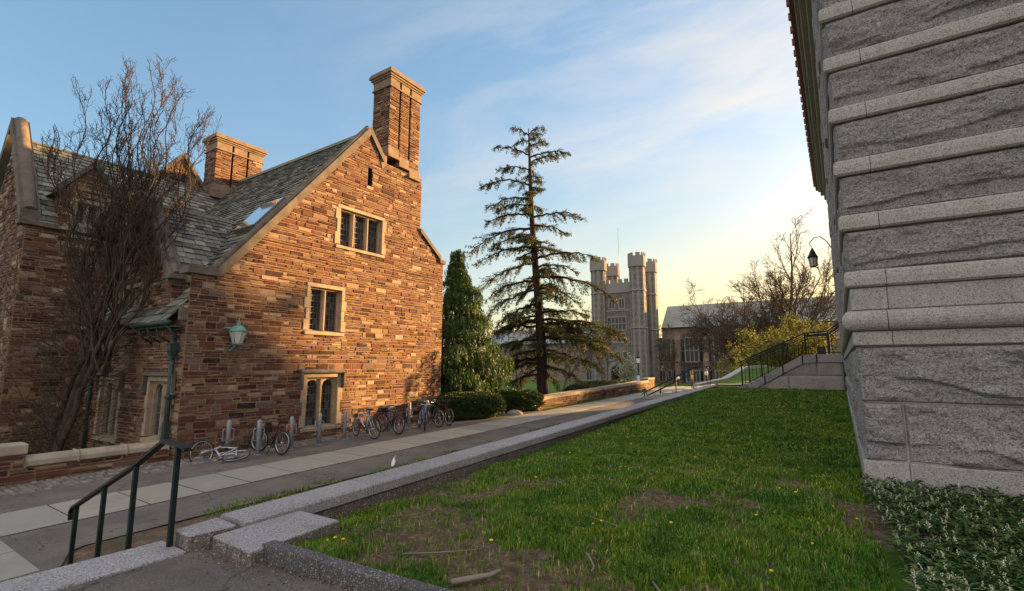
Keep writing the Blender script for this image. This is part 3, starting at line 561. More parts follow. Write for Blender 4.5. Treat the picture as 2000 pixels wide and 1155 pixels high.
# ------------------------------------------------------------------ the brown stone hall on the left
HX = -15.05; SY = 6.3; MX = -22.3
hall = thing('stone_hall', 'brown rubble stone hall with slate roofs and tall chimneys behind the row of bicycles', 'building', (HX, 11.6, 0))
Ff = frame((HX, 0, 0), (0, 1, 0), (1, 0, 0))          # street gable: u = Y, n = +X
Fs = frame((0, SY, 0), (1, 0, 0), (0, -1, 0))          # side wall: u = X, n = -Y
Fm = frame((MX, 0, 0), (0, 1, 0), (1, 0, 0))           # main range
Fe = frame((0, 4.2, 0), (1, 0, 0), (0, -1, 0))         # end gable of the main range
SL = 1.255; PK = (12.3, 11.85)                         # roof slope and gable peak
def rake(y): return PK[1] - SL * (PK[0] - y)
def build_hall():
    # --- street gable
    WA = (10.98, 13.25, 6.75, 8.42, 3); WB = (9.92, 11.48, 3.52, 5.32, 2); WC = (9.98, 11.48, 0.27, 2.20, 2); SLIT = (12.30, 12.52, 9.45, 10.30)
    m = MB(Ff)
    poly = [(SY, -0.6), (16.85, -0.6), (16.85, 7.2), (15.3, 8.38), (15.3, 10.80), (12.98, 10.80), (PK[0], rake(PK[0]) - 0.2), (6.95, 5.12), (SY, 5.12)]
    holes = [w[:4] for w in (WA, WB, WC)] + [SLIT]
    rubble(m, poly, holes)
    m.build('wall', STONE, hall)
    for w in (WA, WB): window(hall, Ff, *w[:4], w[4])
    window(hall, Ff, *WC[:4], 2, True, True, cell=(0.13, 0.25))
    s = MB(Ff); u0, u1, v0, v1 = SLIT
    s.box(u0, u1, -0.3, -0.26, v0, v1, 1); s.box(u0 - 0.03, u0 + 0.004, -0.26, -0.004, v0 + 0.08, v1 + 0.03, 1); s.box(u1 - 0.004, u1 + 0.03, -0.26, -0.004, v0 + 0.08, v1 + 0.03, 1); s.box(u0 - 0.06, u1 + 0.06, -0.26, 0.03, v0 - 0.05, v0 + 0.078)  # back and jambs coloured near black in place of the slit's own shade
    s.build('vent_slit', [MAT['lime'], MAT['slit_shade']], hall)
    # solid body of the gabled block (fills behind the facing)
    c = MB(); cp = [(SY + 0.32, -1.2), (16.55, -1.2), (16.55, 7.0), (PK[0] + 0.3, 11.0), (PK[0] - 0.1, rake(PK[0]) - 0.35), (SY + 0.32, rake(SY + 0.32) - 0.40)]
    c.prism(cp, HX - 0.36, -25.2, lambda a, b, t: (t, a, b))
    c.box(-25.2, MX - 0.32, 4.5, 12.0, -1.2, 6.9); c.prism([(MX - 0.30, 6.9), (-25.3, 10.55), (-28.3, 6.9)], 4.5, 16, lambda a, b, t: (a, t, b))
    c.build('inner_wall', MAT['core'], hall)
    e = MB(frame((0, 16.85, 0), (1, 0, 0), (0, 1, 0))); rubble(e, [(-21, -1), (HX, -1), (HX, 7.2), (-21, 7.2)], hmin=0.14, hmax=0.26); e.build('wall', STONE, hall)
    # --- side wall towards the yard (faces -Y), with its cross gable
    m = MB(Fs); CX_, CZ, CE = -18.5, 7.85, 5.12
    spoly = [(MX, -1.3), (HX, -1.3), (HX, 4.25), (-16.32, 4.25), (-16.32, CE), (CX_, CZ - 0.2), (2 * CX_ + 16.32, CE), (2 * CX_ + 16.32, 4.25), (MX, 4.25)]
    W1 = (-17.15, -15.45, 0.28, 2.16, 2); W2 = (-20.95, -19.1, 0.05, 2.12, 2); W3 = (-19.7, -18.25, 3.5, 5.1, 2); W4 = (-18.95, -18.05, 6.0, 6.7)
    rubble(m, spoly, [w[:4] for w in (W1, W2, W3)]); m.build('wall', STONE, hall)
    window(hall, Fs, *W1[:4], 2, True, True); window(hall, Fs, *W2[:4], 2, True, True); window(hall, Fs, *W3[:4], 2)
    ck = MB(frame((-16.32, 0, 0), (0, 1, 0), (1, 0, 0))); rubble(ck, [(6.32, 3.9), (7.2, 4.6), (7.2, 5.3), (6.32, 5.05)]); ck.build('wall', STONE, hall)
    # --- main range wall (faces +X) with the wall dormer, and its end gable (faces -Y)
    m = MB(Fm); WD = (5.30, 6.22, 6.95, 8.40, 2)
    rubble(m, [(4.2, -1.3), (6.9, -1.3), (6.9, 7.15), (4.2, 7.15)], [(WD[0], WD[1], WD[2], 7.15)])
    rubble(m, [(4.95, 7.15), (6.62, 7.15), (6.62, 8.62), (5.78, 9.70), (4.95, 8.62)], [(WD[0], WD[1], 7.15, WD[3])], back=0.012)
    m.build('wall', STONE, hall); window(hall, Fm, *WD[:4], 2, face=0.05)
    m = MB(Fe); rubble(m, [(-28.3, -1.3), (MX, -1.3), (MX, 7.1), (-25.3, 10.9), (-28.3, 7.1)], hmin=0.12, hmax=0.24)
    m.build('wall', STONE, hall); 
    # dormer cheeks and small roof
    d = MB(); d.prism([(4.98, 7.2), (6.6, 7.2), (6.6, 8.6), (5.78, 9.66), (4.98, 8.6)], MX - 0.36, MX - 2.2, lambda a, b, t: (t, a, b)); d.build('dormer', MAT['stone'], hall)
    # --- slate roofs
    r = MB(); ln = math.hypot(1, SL)
    y0 = 5.92; O = Vector((-25.1, y0, rake(y0) - 0.16)); V = Vector((0, 1, SL))
    zr = 7.75                                                # cross-gable ridge height
    slates(r, O, (1, 0, 0), V, -15.42 + 25.1, (PK[0] - y0) * ln)
    r.box(-25.2, -15.4, PK[0] - 0.09, PK[0] + 0.09, PK[1] - 0.14, PK[1] - 0.02)
    # the cross gable's two slopes
    for sx in (1, -1):
        Oc = Vector((CX_ + sx * 2.22, 6.35, zr - 2.22 * SL - 0.02)); slates(r, Oc, (0, 1, 0), Vector((-sx, 0, SL)), 2.9, 2.22 * ln, lambda u, v, Z=Oc.z: Z + v * SL / ln > rake(6.35 + u) - 0.35 or u < 0.6)
    r.box(CX_ - 0.08, CX_ + 0.08, 6.4, 9.1, zr - 0.05, zr + 0.05)
    # main range slope facing the yard
    Om = Vector((MX + 0.12, 4.5, 7.12)); slates(r, Om, (0, 1, 0), Vector((-3.1, 0, 3.86)), 9.0, math.hypot(3.1, 3.86) , w=(0.24, 0.42), e0=0.31, e1=0.2)
    r.box(-25.42, -25.2, 4.4, 13.6, 10.92, 11.02)
    for sy in (1, -1): slates(r, Vector((MX - 0.3, 5.78 + sy * 0.95, 8.46)) + Vector((-2.2, 0, 0)), (1, 0, 0), Vector((0, -sy, 1.27)), 2.2, 0.95 * math.hypot(1, 1.27))
    roof = r.build('roof', MAT['slate'], hall)
    # --- copings and kneelers
    c = MB()
    def coping(P, ya, yb, x0, x1, t=0.2, up=0.06):                   # along a rake in the (Y, Z) plane
        za, zb = P(ya), P(yb); c.prism([(ya, za - t), (yb, zb - t), (yb, zb + up), (ya, za + up)], x0, x1, lambda a, b, q: (q, a, b))
    k0 = 6.98
    coping(rake, k0, PK[0], HX - 0.42, HX + 0.09, 0.22, 0.10); c.tube([(HX - 0.17, k0, rake(k0) + 0.12), (HX - 0.17, PK[0] + 0.05, PK[1] + 0.15)], 0.13, 10)
    c.box(HX - 0.45, HX + 0.11, 6.16, 7.12, 5.06, 5.20); c.box(HX - 0.42, HX + 0.07, 6.22, 7.06, 5.20, 5.30)
    back = lambda y: PK[1] + 0.02 - 1.28 * (y - PK[0]); coping(back, PK[0] + 0.02, 13.05, HX - 0.42, HX + 0.09, 0.16, 0.10)
    low = lambda y: 8.34 - 0.76 * (y - 15.32); coping(low, 15.28, 16.6, HX - 0.42, HX + 0.09, 0.06, 0.10); c.box(HX - 0.42, HX + 0.10, 16.55, 16.95, 7.12, 7.30)
    def coping_x(P, xa, xb, y0_, y1_, t=0.2, up=0.08): za, zb = P(xa), P(xb); c.prism([(xa, za - t), (xb, zb - t), (xb, zb + up), (xa, za + up)], y0_, y1_, lambda a, b, q: (a, q, b))
    for sx in (1, -1):
        P = lambda x, s=sx: CZ - SL * abs(x - CX_); coping_x(P, CX_ + sx * 0.01, CX_ + sx * 2.2, SY - 0.10, SY + 0.34)
        c.tube([(CX_ + sx * 0.02, SY + 0.12, CZ + 0.09), (CX_ + sx * 2.2, SY + 0.12, CZ - 2.2 * SL + 0.10)], 0.11, 8)
        c.box(CX_ + sx * 2.1 - 0.22, CX_ + sx * 2.1 + 0.28, SY - 0.12, SY + 0.36, CE - 0.1, CE + 0.04)
    P = lambda x: 7.35 + 1.26 * (MX - x); coping_x(P, MX - 0.1, -25.75, 4.05, 4.55, 0.25, 0.22); c.tube([(MX - 0.15, 4.3, P(MX - 0.1) + 0.2), (-25.7, 4.3, P(-25.7) + 0.2)], 0.2, 10)
    P2 = lambda x: P(-25.75) - 1.3 * (-25.75 - x); coping_x(P2, -25.77, -28.4, 4.05, 4.55, 0.25, 0.22)
    c.box(MX - 0.3, MX + 0.16, 4.0, 5.0, 7.14, 7.30)
    for sy in (1, -1): P3 = lambda y, s=sy: 9.84 - 1.3 * abs(y - 5.78); coping(P3, 5.78 + sy * 0.01, 5.78 + sy * 0.98, MX - 0.34, MX + 0.10, 0.12, 0.06)
    for yy in (4.86, 6.54): c.box(MX - 0.3, MX + 0.11, yy - 0.12, yy + 0.14, 8.50, 8.60)
    c.build('coping', MAT['coping'], hall, 0.015)
    # --- rear gable rising behind the main ridge
    g = MB(frame((-25.15, 0, 0), (0, 1, 0), (1, 0, 0))); ga = (9.72, 12.35); gs_ = 1.34
    rubble(g, [(8.5, 10.4), (11.0, 10.4), (11.0, 10.7), (ga[0], ga[1] - 0.12), (8.5, 10.75)], [(9.72, 9.9, 11.0, 11.45)]); 
    g.build('rear_gable', STONE, hall)
    q = MB(); q.prism([(8.55, 9.5), (10.9, 9.5), (10.9, 10.6), (ga[0], ga[1] - 0.2), (8.55, 10.65)], -25.3, -27.5, lambda a, b, t: (t, a, b)); q.build('rear_gable_body', MAT['core'], hall)
    q = MB()
    for sy in (1, -1):
        P4 = lambda y: ga[1] - gs_ * abs(y - ga[0]); ya, yb = ga[0] + sy * 0.01, ga[0] + sy * 1.25
        q.prism([(ya, P4(ya) - 0.12), (yb, P4(yb) - 0.12), (yb, P4(yb) + 0.08), (ya, P4(ya) + 0.08)], -25.45, -25.03, lambda a, b, t: (t, a, b))
    q.build('rear_gable_coping', MAT['coping'], hall, 0.012)
    # --- chimneys
    def chimney(x_front, depth, y0, y1, zb, zt, grooves, name_z, base2=None):
        Fc = frame((x_front, 0, 0), (0, 1, 0), (1, 0, 0)); Fl = frame((0, y0, 0), (1, 0, 0), (0, -1, 0))
        m = MB(); w = 0.10; edges = [y0] + [v for g_ in grooves for v in (g_ - w / 2, g_ + w / 2)] + [y1]
        for i in range(0, len(edges), 2):
            b = zb[i // 2]; mm = MB(Fc); rubble(mm, [(edges[i], b), (edges[i + 1], b), (edges[i + 1], zt), (edges[i], zt)], hmin=0.07, hmax=0.15, lmin=0.2, lmax=0.5); o = len(m.v); m.v += mm.v; m.f += [tuple(k_ + o for k_ in f) for f in mm.f]; m.m += mm.m; m.sm += mm.sm
        mm = MB(Fl); rubble(mm, [(x_front - depth, zb[0]), (x_front, zb[0]), (x_front, zt), (x_front - depth, zt)], hmin=0.07, hmax=0.15, lmin=0.2, lmax=0.5); o = len(m.v); m.v += mm.v; m.f += [tuple(k_ + o for k_ in f) for f in mm.f]; m.m += mm.m; m.sm += mm.sm
        ch = m.build('chimney', STONE, hall)
        b = MB(); b.box(x_front - depth, x_front - 0.36, y0 + 0.02, y1, min(zb) - 0.4, zt + 0.4); b.box(x_front - depth + 0.03, x_front - 0.015, y0 + 0.02, edges[1] - 0.004, zb[0], zt)
        for i in range(2, len(edges), 2): b.box(x_front - 0.37, x_front - 0.01, edges[i] + 0.004, edges[i + 1] - 0.004, zb[i // 2], zt)
        b.build('flue', MAT['core'], ch)  # dark colour behind the grooves stands in for their shade
        cp = MB(); e = zt
        for (h, o, cut) in ((0.07, 0.065, 0), (0.34, 0.02, 1), (0.08, 0.06, 0), (0.09, 0.11, 0), (0.12, 0.17, 0), (0.10, 0.13, 0)):
            if cut:
                for i in range(0, len(edges), 2): cp.box(x_front - depth - o, x_front + o, edges[i] - (o if i == 0 else 0), edges[i + 1] + (o if i == len(edges) - 2 else 0), e, e + h)
            else: cp.box(x_front - depth - o, x_front + o, y0 - o, y1 + o, e, e + h)
            e += h
        for i in range(3): yy = y0 + (y1 - y0) * (i + 0.5) / 3; cp.box(x_front - depth * 0.5 - 0.3, x_front - depth * 0.5 + 0.25, yy - 0.3, yy + 0.28, e, e + random.uniform(0.05, 0.12))
        cp.build('chimney_cap', MAT['cap'], ch, 0.012)
        return ch
    ch = chimney(HX + 0.002, 1.05, 13.30, 15.08, (11.35, 11.35, 10.9), 14.28, (13.86, 14.46), 0)
    b = MB()
    for (ya, yb, z0) in ((13.26, 13.84, 11.36), (13.88, 14.44, 11.1), (14.48, 15.10, 10.80)):
        b.box(HX - 0.9, HX + 0.05, ya - 0.02 * (ya < 13.3), yb + 0.02, z0 - 0.22 + 0.10, z0 + 0.24); b.box(HX - 0.94, HX + 0.12, ya - 0.06, yb + 0.06 * (yb > 15.0), z0 - 0.26, z0 - 0.13)
    b.prism([(13.20, 11.1), (13.20, 10.7), (13.0, 10.5), (12.9, 10.9)], HX - 0.85, HX + 0.03, lambda a, b_, t: (t, a, b_))
    b.build('chimney_base', MAT['cap'], ch, 0.02)
    ch2 = chimney(-24.9, 1.1, 11.05, 13.35, (11.3, 11.3, 11.3), 13.1, (11.82, 12.58), 0)
    b = MB(); b.box(-26.05, -24.83, 10.98, 13.42, 11.0, 11.32); b.box(-26.12, -24.74, 10.9, 13.5, 10.6, 11.0); b.build('chimney_base', MAT['cap'], ch2, 0.02)
    # --- skylight on the long slope
    n_ = Vector((0, -SL, 1)).normalized(); dv = Vector((0, 1, SL)).normalized()
    s = MB(); ps = Vector((-16.42, 9.0, rake(9.0) - 0.16)); 
    def slab(mb, c, hu, hv, h0, h1): 
        U = Vector((1, 0, 0)); P = [c + U * a * hu + dv * b * hv + n_ * h for h in (h0, h1) for a, b in ((-1, -1), (1, -1), (1, 1), (-1, 1))]
        mb.add(P, [(0, 3, 2, 1), (4, 5, 6, 7), (0, 1, 5, 4), (1, 2, 6, 5), (2, 3, 7, 6), (3, 0, 4, 7)])
    slab(s, ps, 0.66, 0.80, 0.0, 0.24); sk = s.build('skylight', MAT['lead'], roof)
    s = MB(); slab(s, ps, 0.61, 0.75, 0.242, 0.25); s.build('pane', MAT['sky_glass'], sk)
    # --- gutter, brackets and downpipe at the low eave
    g = MB(); gz = rake(y0) - 0.20
    g.tube([(-17.6, y0 - 0.03, gz), (-15.12, y0 - 0.03, gz)], 0.07, 8); g.box(-17.6, -15.1, y0 + 0.03, y0 + 0.33, gz - 0.12, gz - 0.06)
    for x in (-17.2, -16.6, -16.0): g.tube([(x, SY, gz - 0.5), (x, y0 + 0.1, gz - 0.35), (x, y0 + 0.02, gz - 0.1)], 0.025, 6)
    gu = g.build('gutter', MAT['dgreen'], hall)
    d = MB(); px, py = -15.42, SY - 0.12
    d.tube([(-15.3, y0, gz - 0.05), (-15.36, py, gz - 0.35), (px, py, gz - 0.5)], 0.05, 8); d.tube([(px, py, gz - 0.45), (px, py, -0.1)], 0.062, 10)
    for z in (2.7, 1.6, 0.5): d.box(px - 0.085, px + 0.085, py - 0.08, SY + 0.01, z - 0.035, z + 0.035)
    d.box(px - 0.075, px + 0.075, py - 0.07, py + 0.07, 0.5, 0.95)
    dp = d.build('downpipe', MAT['dgreen'], hall)
    d = MB(); d.lathe([(0.08, 0), (0.15, 0.16), (0.17, 0.20), (0.17, 0.34), (0.19, 0.36), (0.19, 0.40)], (px, py, gz - 0.95), 4, 0, math.pi / 4, False); d.build('hopper', MAT['dgreen'], dp)
    # second pipe in the yard corner
    d = MB(); d.tube([(-21.5, SY - 0.1, 4.2), (-21.5, SY - 0.1, -1.0)], 0.06, 8); d.build('downpipe', MAT['dgreen'], hall)
    b = MB(); b.box(HX - 0.10, HX + 0.025, SY - 0.20, SY + 0.02, 3.72, 4.08); b.build('corbel', MAT['coping'], hall, 0.02)
build_hall()
def wall_lantern():
    t = thing('wall_lantern', 'verdigris green wall lantern on the brown stone gable above the fallen white bicycle', 'lantern', (HX + 0.02, 7.45, 3.3))
    x, y = HX + 0.34, 7.55
    b = MB(); b.tube([(HX, y - 0.28, 3.55), (HX + 0.12, y - 0.2, 3.58), (x - 0.02, y - 0.02, 3.52)], 0.028, 8); b.build('bracket', MAT['verdigris'], t); b = MB(); b.tube([(HX, y - 0.1, 2.9), (HX + 0.15, y - 0.06, 2.93), (x - 0.05, y - 0.03, 3.06), (x, y, 3.14)], 0.025, 8)
    b.build('bracket', MAT['verdigris'], t)
    c = MB(); c.lathe([(0.225, 0), (0.23, 0.03), (0.205, 0.06), (0.175, 0.11), (0.14, 0.16), (0.08, 0.19), (0.05, 0.2), (0.06, 0.23), (0.035, 0.25), (0.045, 0.29), (0.015, 0.33), (0.012, 0.40)], (x, y, 3.46), 12); c.build('hood', MAT['verdigris'], t)
    g = MB(); g.lathe([(0.13, 0.0), (0.215, 0.32)], (x, y, 3.14), 6, 0, 0, False); g.build('lamp_glass', MAT['lampglass'], t)
    f = MB(); f.lathe([(0.145, -0.05), (0.15, 0.0), (0.11, 0.012)], (x, y, 3.135), 6, 0, 0, False)
    for k_ in range(6):
        a = math.pi / 3 * k_; f.tube([(x + 0.135 * math.cos(a), y + 0.135 * math.sin(a), 3.14), (x + 0.222 * math.cos(a), y + 0.222 * math.sin(a), 3.46)], 0.011, 5)
    f.build('lantern_frame', MAT['verdigris'], t)
wall_lantern()
def near_low_wall():
    t = thing('yard_wall', 'low brown stone wall with pale coping in front of the sunken yard and curly bare tree', 'wall', (-15.5, 4.6, 0))
    x1 = -15.32; F = frame((x1, 0, 0), (0, 1, 0), (1, 0, 0)); m = MB(F)
    rubble(m, [(2.0, -0.4), (6.28, -0.3), (6.28, 0.24), (3.4, 0.24), (3.4, 0.52), (2.0, 0.52)], hmin=0.11, hmax=0.2, lmin=0.3, lmax=0.8); m.build('wall', STONE, t)
    b = MB(); b.box(x1 - 0.42, x1 - 0.03, 2.0, 6.25, -1.2, 0.22); b.build('wall_body', MAT['mortar'], t)
    c = MB()
    for a, e in ((3.42, 4.35), (4.36, 5.3), (5.31, 6.24)): c.prism([(x1 - 0.46, 0.24), (x1 + 0.05, 0.24), (x1 + 0.05, 0.36), (x1 - 0.02, 0.45), (x1 - 0.4, 0.45), (x1 - 0.46, 0.38)], a, e, lambda p, q, s: (p, s, q))
    c.box(x1 - 0.5, x1 + 0.05, 1.9, 3.44, 0.52, 0.75); c.build('coping', MAT['coping2'], t, 0.03)
near_low_wall()

# ------------------------------------------------------------------ the grey granite building on the right
GX, GY0, GY1 = 0.22, 8.2, 41.0
def granite_building():
    t = thing('granite_building', 'grey rock faced granite building with banded courses at the right edge of the lawn', 'building', (0.5, 8.5, 0.8))
    b = MB(); b.box(GX + 0.032, 22, GY0 + 0.032, GY1 - 0.1, -1.0, 14.3); b.prism([(0.5, -1), (0.5, 5.4), (3.0, 12.6), (8, 14.0), (14, 9.5), (14, -1)], GY1 - 0.09, GY1 + 5.9, lambda a, b_, q: (a, q, b_)); b.build('inner_wall', MAT['joint'], t)  # prism: added unseen end block, shaped to cast the diagonal shadow on the hall
    rock = MB(); 
    def rock_block(F, u0, u1, v0, v1, du, dv, out, seed, amp=0.05):
        nu = max(2, int((u1 - u0) / du)); nv = max(3, int((v1 - v0) / dv)); u = np.linspace(u0, u1, nu + 1); v = np.linspace(v0, v1, nv + 1); U, V = np.meshgrid(u, v)
        e = np.minimum(np.minimum(U - u0, u1 - U), np.minimum(V - v0, v1 - V)); pil = np.clip(e / 0.07, 0, 1) ** 0.55
        h = fbm(U * 1.7 + seed, V * 2.4 + seed * 1.7, 5, 0.55); rid = np.abs(fbm(U * 1.1 + seed * 2.3, V * 3.2 + seed, 4, 0.5) - 0.5) * 2
        led = np.clip((fbm(U * 0.9 + seed * 0.7, V * 0 + seed, 3) * 0.55 + 0.05 - (V - v0) / (v1 - v0)) * 22, 0, 1)          # chipped lower ledge
        hq = h * 7 + 0.35 * fbm(U * 6 + seed, V * 6, 2); h = 0.45 * h + 0.55 * (np.floor(hq) + np.clip((hq - np.floor(hq)) * 3.2, 0, 1)) / 7
        N_ = out * pil * 0.45 + pil * amp * ((h - 0.45) * 1.9 + (0.35 - rid) * 0.5) - led * amp * 0.6 * pil * np.clip(fbm(U * 2.1 + seed, V * 0 + 4, 3) * 3 - 0.9, 0, 1) + (fbm(U * 11, V * 15 + seed, 4, 0.65) - 0.5) * 0.03 * pil
        N_ = np.maximum(N_, -0.022 + 0.01 * fbm(U * 9, V * 9, 2)); N_[e < 1e-6] = -0.036
        j = (fbm(U * 8 + seed, V * 8, 2) - 0.5) * 0.012 * (e < 0.01); vs = [F(float(a), float(n), float(c + q)) for a, n, c, q in zip(U.ravel(), N_.ravel(), V.ravel(), j.ravel())]
        i = np.arange(nv)[:, None] * (nu + 1) + np.arange(nu)[None]; fs = np.stack([i, i + 1, i + nu + 2, i + nu + 1], -1).reshape(-1, 4)
        rock.add(vs, [tuple(int(q) for q in f) for f in fs], 0, False)
    F1 = frame((GX, GY0, 0), (1, 0, 0), (0, -1, 0)); F2 = frame((GX, GY0, 0), (0, 1, 0), (-1, 0, 0))
    zs = [(1.262, 2.008), (2.015, 2.745)] + [(3.545 + 0.805 * k_ + 0.235, 3.545 + 0.805 * (k_ + 1)) for k_ in range(13)]
    zs[2] = (3.79, 4.345)
    for k_, (a, c) in enumerate(zs):
        fine = c < 8.6
        cuts1 = [-0.03] + ([0.42] if k_ == 0 else []) + list(np.cumsum([random.uniform(1.9, 2.6) for _ in range(4)]) + (0.3 if k_ != 0 else 0.5))
        for u, w in zip(cuts1[:-1], cuts1[1:]):
            fn = fine and u < 2.2
            rock_block(F1, u + 0.006, w - 0.006, a, c, 0.022 if fn else 0.12, 0.022 if fn else 0.1, 0.06, random.uniform(0, 90), 0.10 if k_ < 2 else 0.085)
        y = -0.03
        while y < GY1 - GY0:
            w = y + random.uniform(0.9, 1.9); fn = fine and y < 5
            rock_block(F2, y + 0.006, min(w, GY1 - GY0) - 0.006, a, c, 0.06 if fn else 0.25, 0.04 if fn else 0.12, 0.05 + random.uniform(-0.02, 0.05), random.uniform(0, 90), 0.06); y = w
    rock.build('wall', MAT['granite_rock'], t)
    def course(za, zb, o, prof=None, seg=None):
        """smooth course wrapping the corner, cut into blocks"""
        pr = prof or [(0.0, za), (o - 0.012, za), (o, za + 0.012), (o, zb - 0.012), (o - 0.012, zb), (0.0, zb)]
        pr = [(-0.14, pr[0][1])] + pr + [(-0.14, pr[-1][1])]
        for Fq, L, st, sg in ((F1, 12.0, random.uniform(0.30, 0.42), -1), (F2, GY1 - GY0, random.uniform(0.5, 0.9), 1)):
            us = [0.0, st]; s = MB()
            while us[-1] < L: us.append(min(L, us[-1] + (seg or random.uniform(1.7, 2.8))))
            for i, (a, c) in enumerate(zip(us[:-1], us[1:])):
                vs = []; a_ = a + (0.004 if i else 0); c_ = c - 0.004; k_ = len(pr)
                for (n, z) in pr: vs.append(Fq(a_ - (n if i == 0 else 0), n, z))          # mitred at the corner
                for (n, z) in pr: vs.append(Fq(c_, n, z))
                s.add(vs, [(q, (q + 1) % k_, k_ + (q + 1) % k_, k_ + q) for q in range(k_)] + [tuple(range(k_ - 1, -1, -1)), tuple(range(k_, 2 * k_))], 0)
            s.build('string_course', MAT['granite_smooth'], t)
    course(0.2, 1.255, 0.062, seg=2.4)
    course(2.755, 2.945, 0.045)
    tor = [(0.02, 2.95)] + [(0.045 + 0.105 * math.cos(q), 3.09 + 0.137 * math.sin(q)) for q in np.linspace(-1.35, 1.35, 9)] + [(0.02, 3.23)]
    course(0, 0, 0, tor); course(3.235, 3.54, 0.03)
    for k_ in range(14):
        z = 3.545 + 0.805 * k_; course(z, z + 0.235, 0, [(0.0, z), (0.055, z + 0.004), (0.082, z + 0.03), (0.086, z + 0.12), (0.075, z + 0.2), (0.045, z + 0.232), (0.0, z + 0.235)])
    q = MB()                                                    # projecting voussoir blocks between bands along the long side
    for k_ in range(11):
        z = 3.545 + 0.805 * k_; y = 2.6 + 0.9 * (k_ % 2)
        while y < 30: q = MB(); q.box(GX - random.uniform(0.09, 0.15), GX + 0.1, GY0 + y, GY0 + y + 0.55, z + 0.05, z + 0.79); q.build('projecting_block', MAT['granite_rock'], t, 0.05, 2); y += random.choice((2.8, 3.7, 4.6))
    c = MB()
    for (x, z0, z1) in ((-0.02, 14.2, 14.55), (-0.22, 14.55, 14.85), (-0.36, 14.85, 15.0)): c.box(x, 22.2, GY0 - 0.2 + (0.2 if x > -0.1 else 0), GY1 - 0.35, z0, z1)
    c.build('cornice', MAT['granite_smooth'], t, 0.03)
    c = MB(); c.box(-0.50, 22.3, GY0 - 0.4, GY1 - 0.3, 15.0, 15.32); c.box(-0.55, 22.35, GY0 - 0.45, GY1 - 0.25, 15.324, 15.40); y = GY0
    while y < GY1 - 0.6: c.box(-0.60, -0.5, y, y + 0.12, 15.05, 15.3); y += 0.85
    c.build('gutter', MAT['gutter_red'], t)
    c = MB(); c.prism([(-0.45, 15.4), (22, 15.4), (14, 19.0), (7, 19.0)], GY0 - 0.4, GY1 - 0.3, lambda a, b_, w: (a, w, b_)); c.build('roof', MAT['slate'], t)
granite_building()
def hanging_lantern():
    x, y, z = -1.02, 40.2, 9.4; t = thing('hanging_lantern', 'dark lantern hung from a curved iron bracket high on the granite building', 'lantern', (x, y, z))
    b = MB(); pts = [(GX, y, z + 1.0), (-0.15, y, z + 1.75), (-0.5, y, z + 2.1), (-0.85, y, z + 2.05), (x - 0.15, y, z + 1.7), (x - 0.1, y, z + 1.5), (x, y, z + 1.48), (x, y, z + 1.3)]
    b.tube(pts, 0.035, 6); b.build('bracket', MAT['iron'], t)
    c = MB(); c.lathe([(0.36, 0), (0.37, 0.05), (0.24, 0.25), (0.20, 0.40), (0.08, 0.62), (0.04, 0.72)], (x, y, z + 0.62), 10); c.build('hood', MAT['iron'], t)
    g = MB(); g.lathe([(0.20, 0), (0.29, 0.6)], (x, y, z), 8, 0, 0, False); g.build('lamp_glass', MAT['lampglass'], t)
    f = MB()
    for k_ in range(8): a = k_ * math.pi / 4; f.tube([(x + 0.21 * math.cos(a), y + 0.21 * math.sin(a), z - 0.02), (x + 0.30 * math.cos(a), y + 0.30 * math.sin(a), z + 0.62)], 0.018, 4)
    f.lathe([(0.22, -0.05), (0.22, 0), (0.1, 0.01)], (x, y, z), 8); f.build('lantern_frame', MAT['iron'], t)
hanging_lantern()
# ------------------------------------------------------------------ granite curb, blocks, kerb, landing
def curb_wall():
    t = thing('granite_curb', 'long pale granite topped curb wall dividing the lawn from the sunken slab walk', 'curb', (-5.7, 10, 0.5))
    y = 2.95; tops = MB(); face = MB(); zt = lambda yy: 0.965 + G * (yy - 9)
    while y < 30.6:
        y1 = min(y + random.uniform(1.7, 2.3), 30.8)
        def sec(yy): x = CURB_X(yy); return [(x - 0.47, zt(yy) - 0.16), (x - 0.03, zt(yy) - 0.16), (x + 0.02, zt(yy) - 0.13), (x + 0.02, zt(yy) - 0.02), (x, zt(yy)), (x - 0.45, zt(yy) + 0.004), (x - 0.47, zt(yy) - 0.02)]
        A = [(a, y + 0.004, b) for a, b in sec(y)]; B = [(a, y1 - 0.004, b) for a, b in sec(y1)]; k_ = 7
        tops.add(A + B, [(q, (q + 1) % k_, k_ + (q + 1) % k_, k_ + q) for q in range(k_)] + [tuple(range(k_ - 1, -1, -1)), tuple(range(k_, 2 * k_))])
        def sf(yy): x = CURB_X(yy); return [(x - 0.44, -0.6), (x - 0.015, -0.6), (x - 0.015, zt(yy) - 0.162), (x - 0.44, zt(yy) - 0.162)]
        A = [(a, y + 0.003, b) for a, b in sf(y)]; B = [(a, y1 - 0.003, b) for a, b in sf(y1)]
        face.add(A + B, [(q, (q + 1) % 4, 4 + (q + 1) % 4, 4 + q) for q in range(4)] + [(3, 2, 1, 0), (4, 5, 6, 7)]); y = y1
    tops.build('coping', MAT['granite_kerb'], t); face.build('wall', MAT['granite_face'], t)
curb_wall()
def one(name, label, cat, mb, mat, bevel=0.0, group=None):
    return tag(mb.build(name, mat, None, bevel, 2), label, cat, group)
def quad_block(P, z0, z1, mb=None, side=0):
    mb = mb or MB(); n = len(P); mb.add([(x, y, z1 - 0.02) for x, y in P] + [(x, y, z1) for x, y in P], [tuple(range(n, 2 * n))] + [(i, (i + 1) % n, n + (i + 1) % n, n + i) for i in range(n)], 0); mb.add([(x, y, z0) for x, y in P] + [(x, y, z1 - 0.02) for x, y in P], [tuple(range(n - 1, -1, -1))] + [(i, (i + 1) % n, n + (i + 1) % n, n + i) for i in range(n)], side); return mb
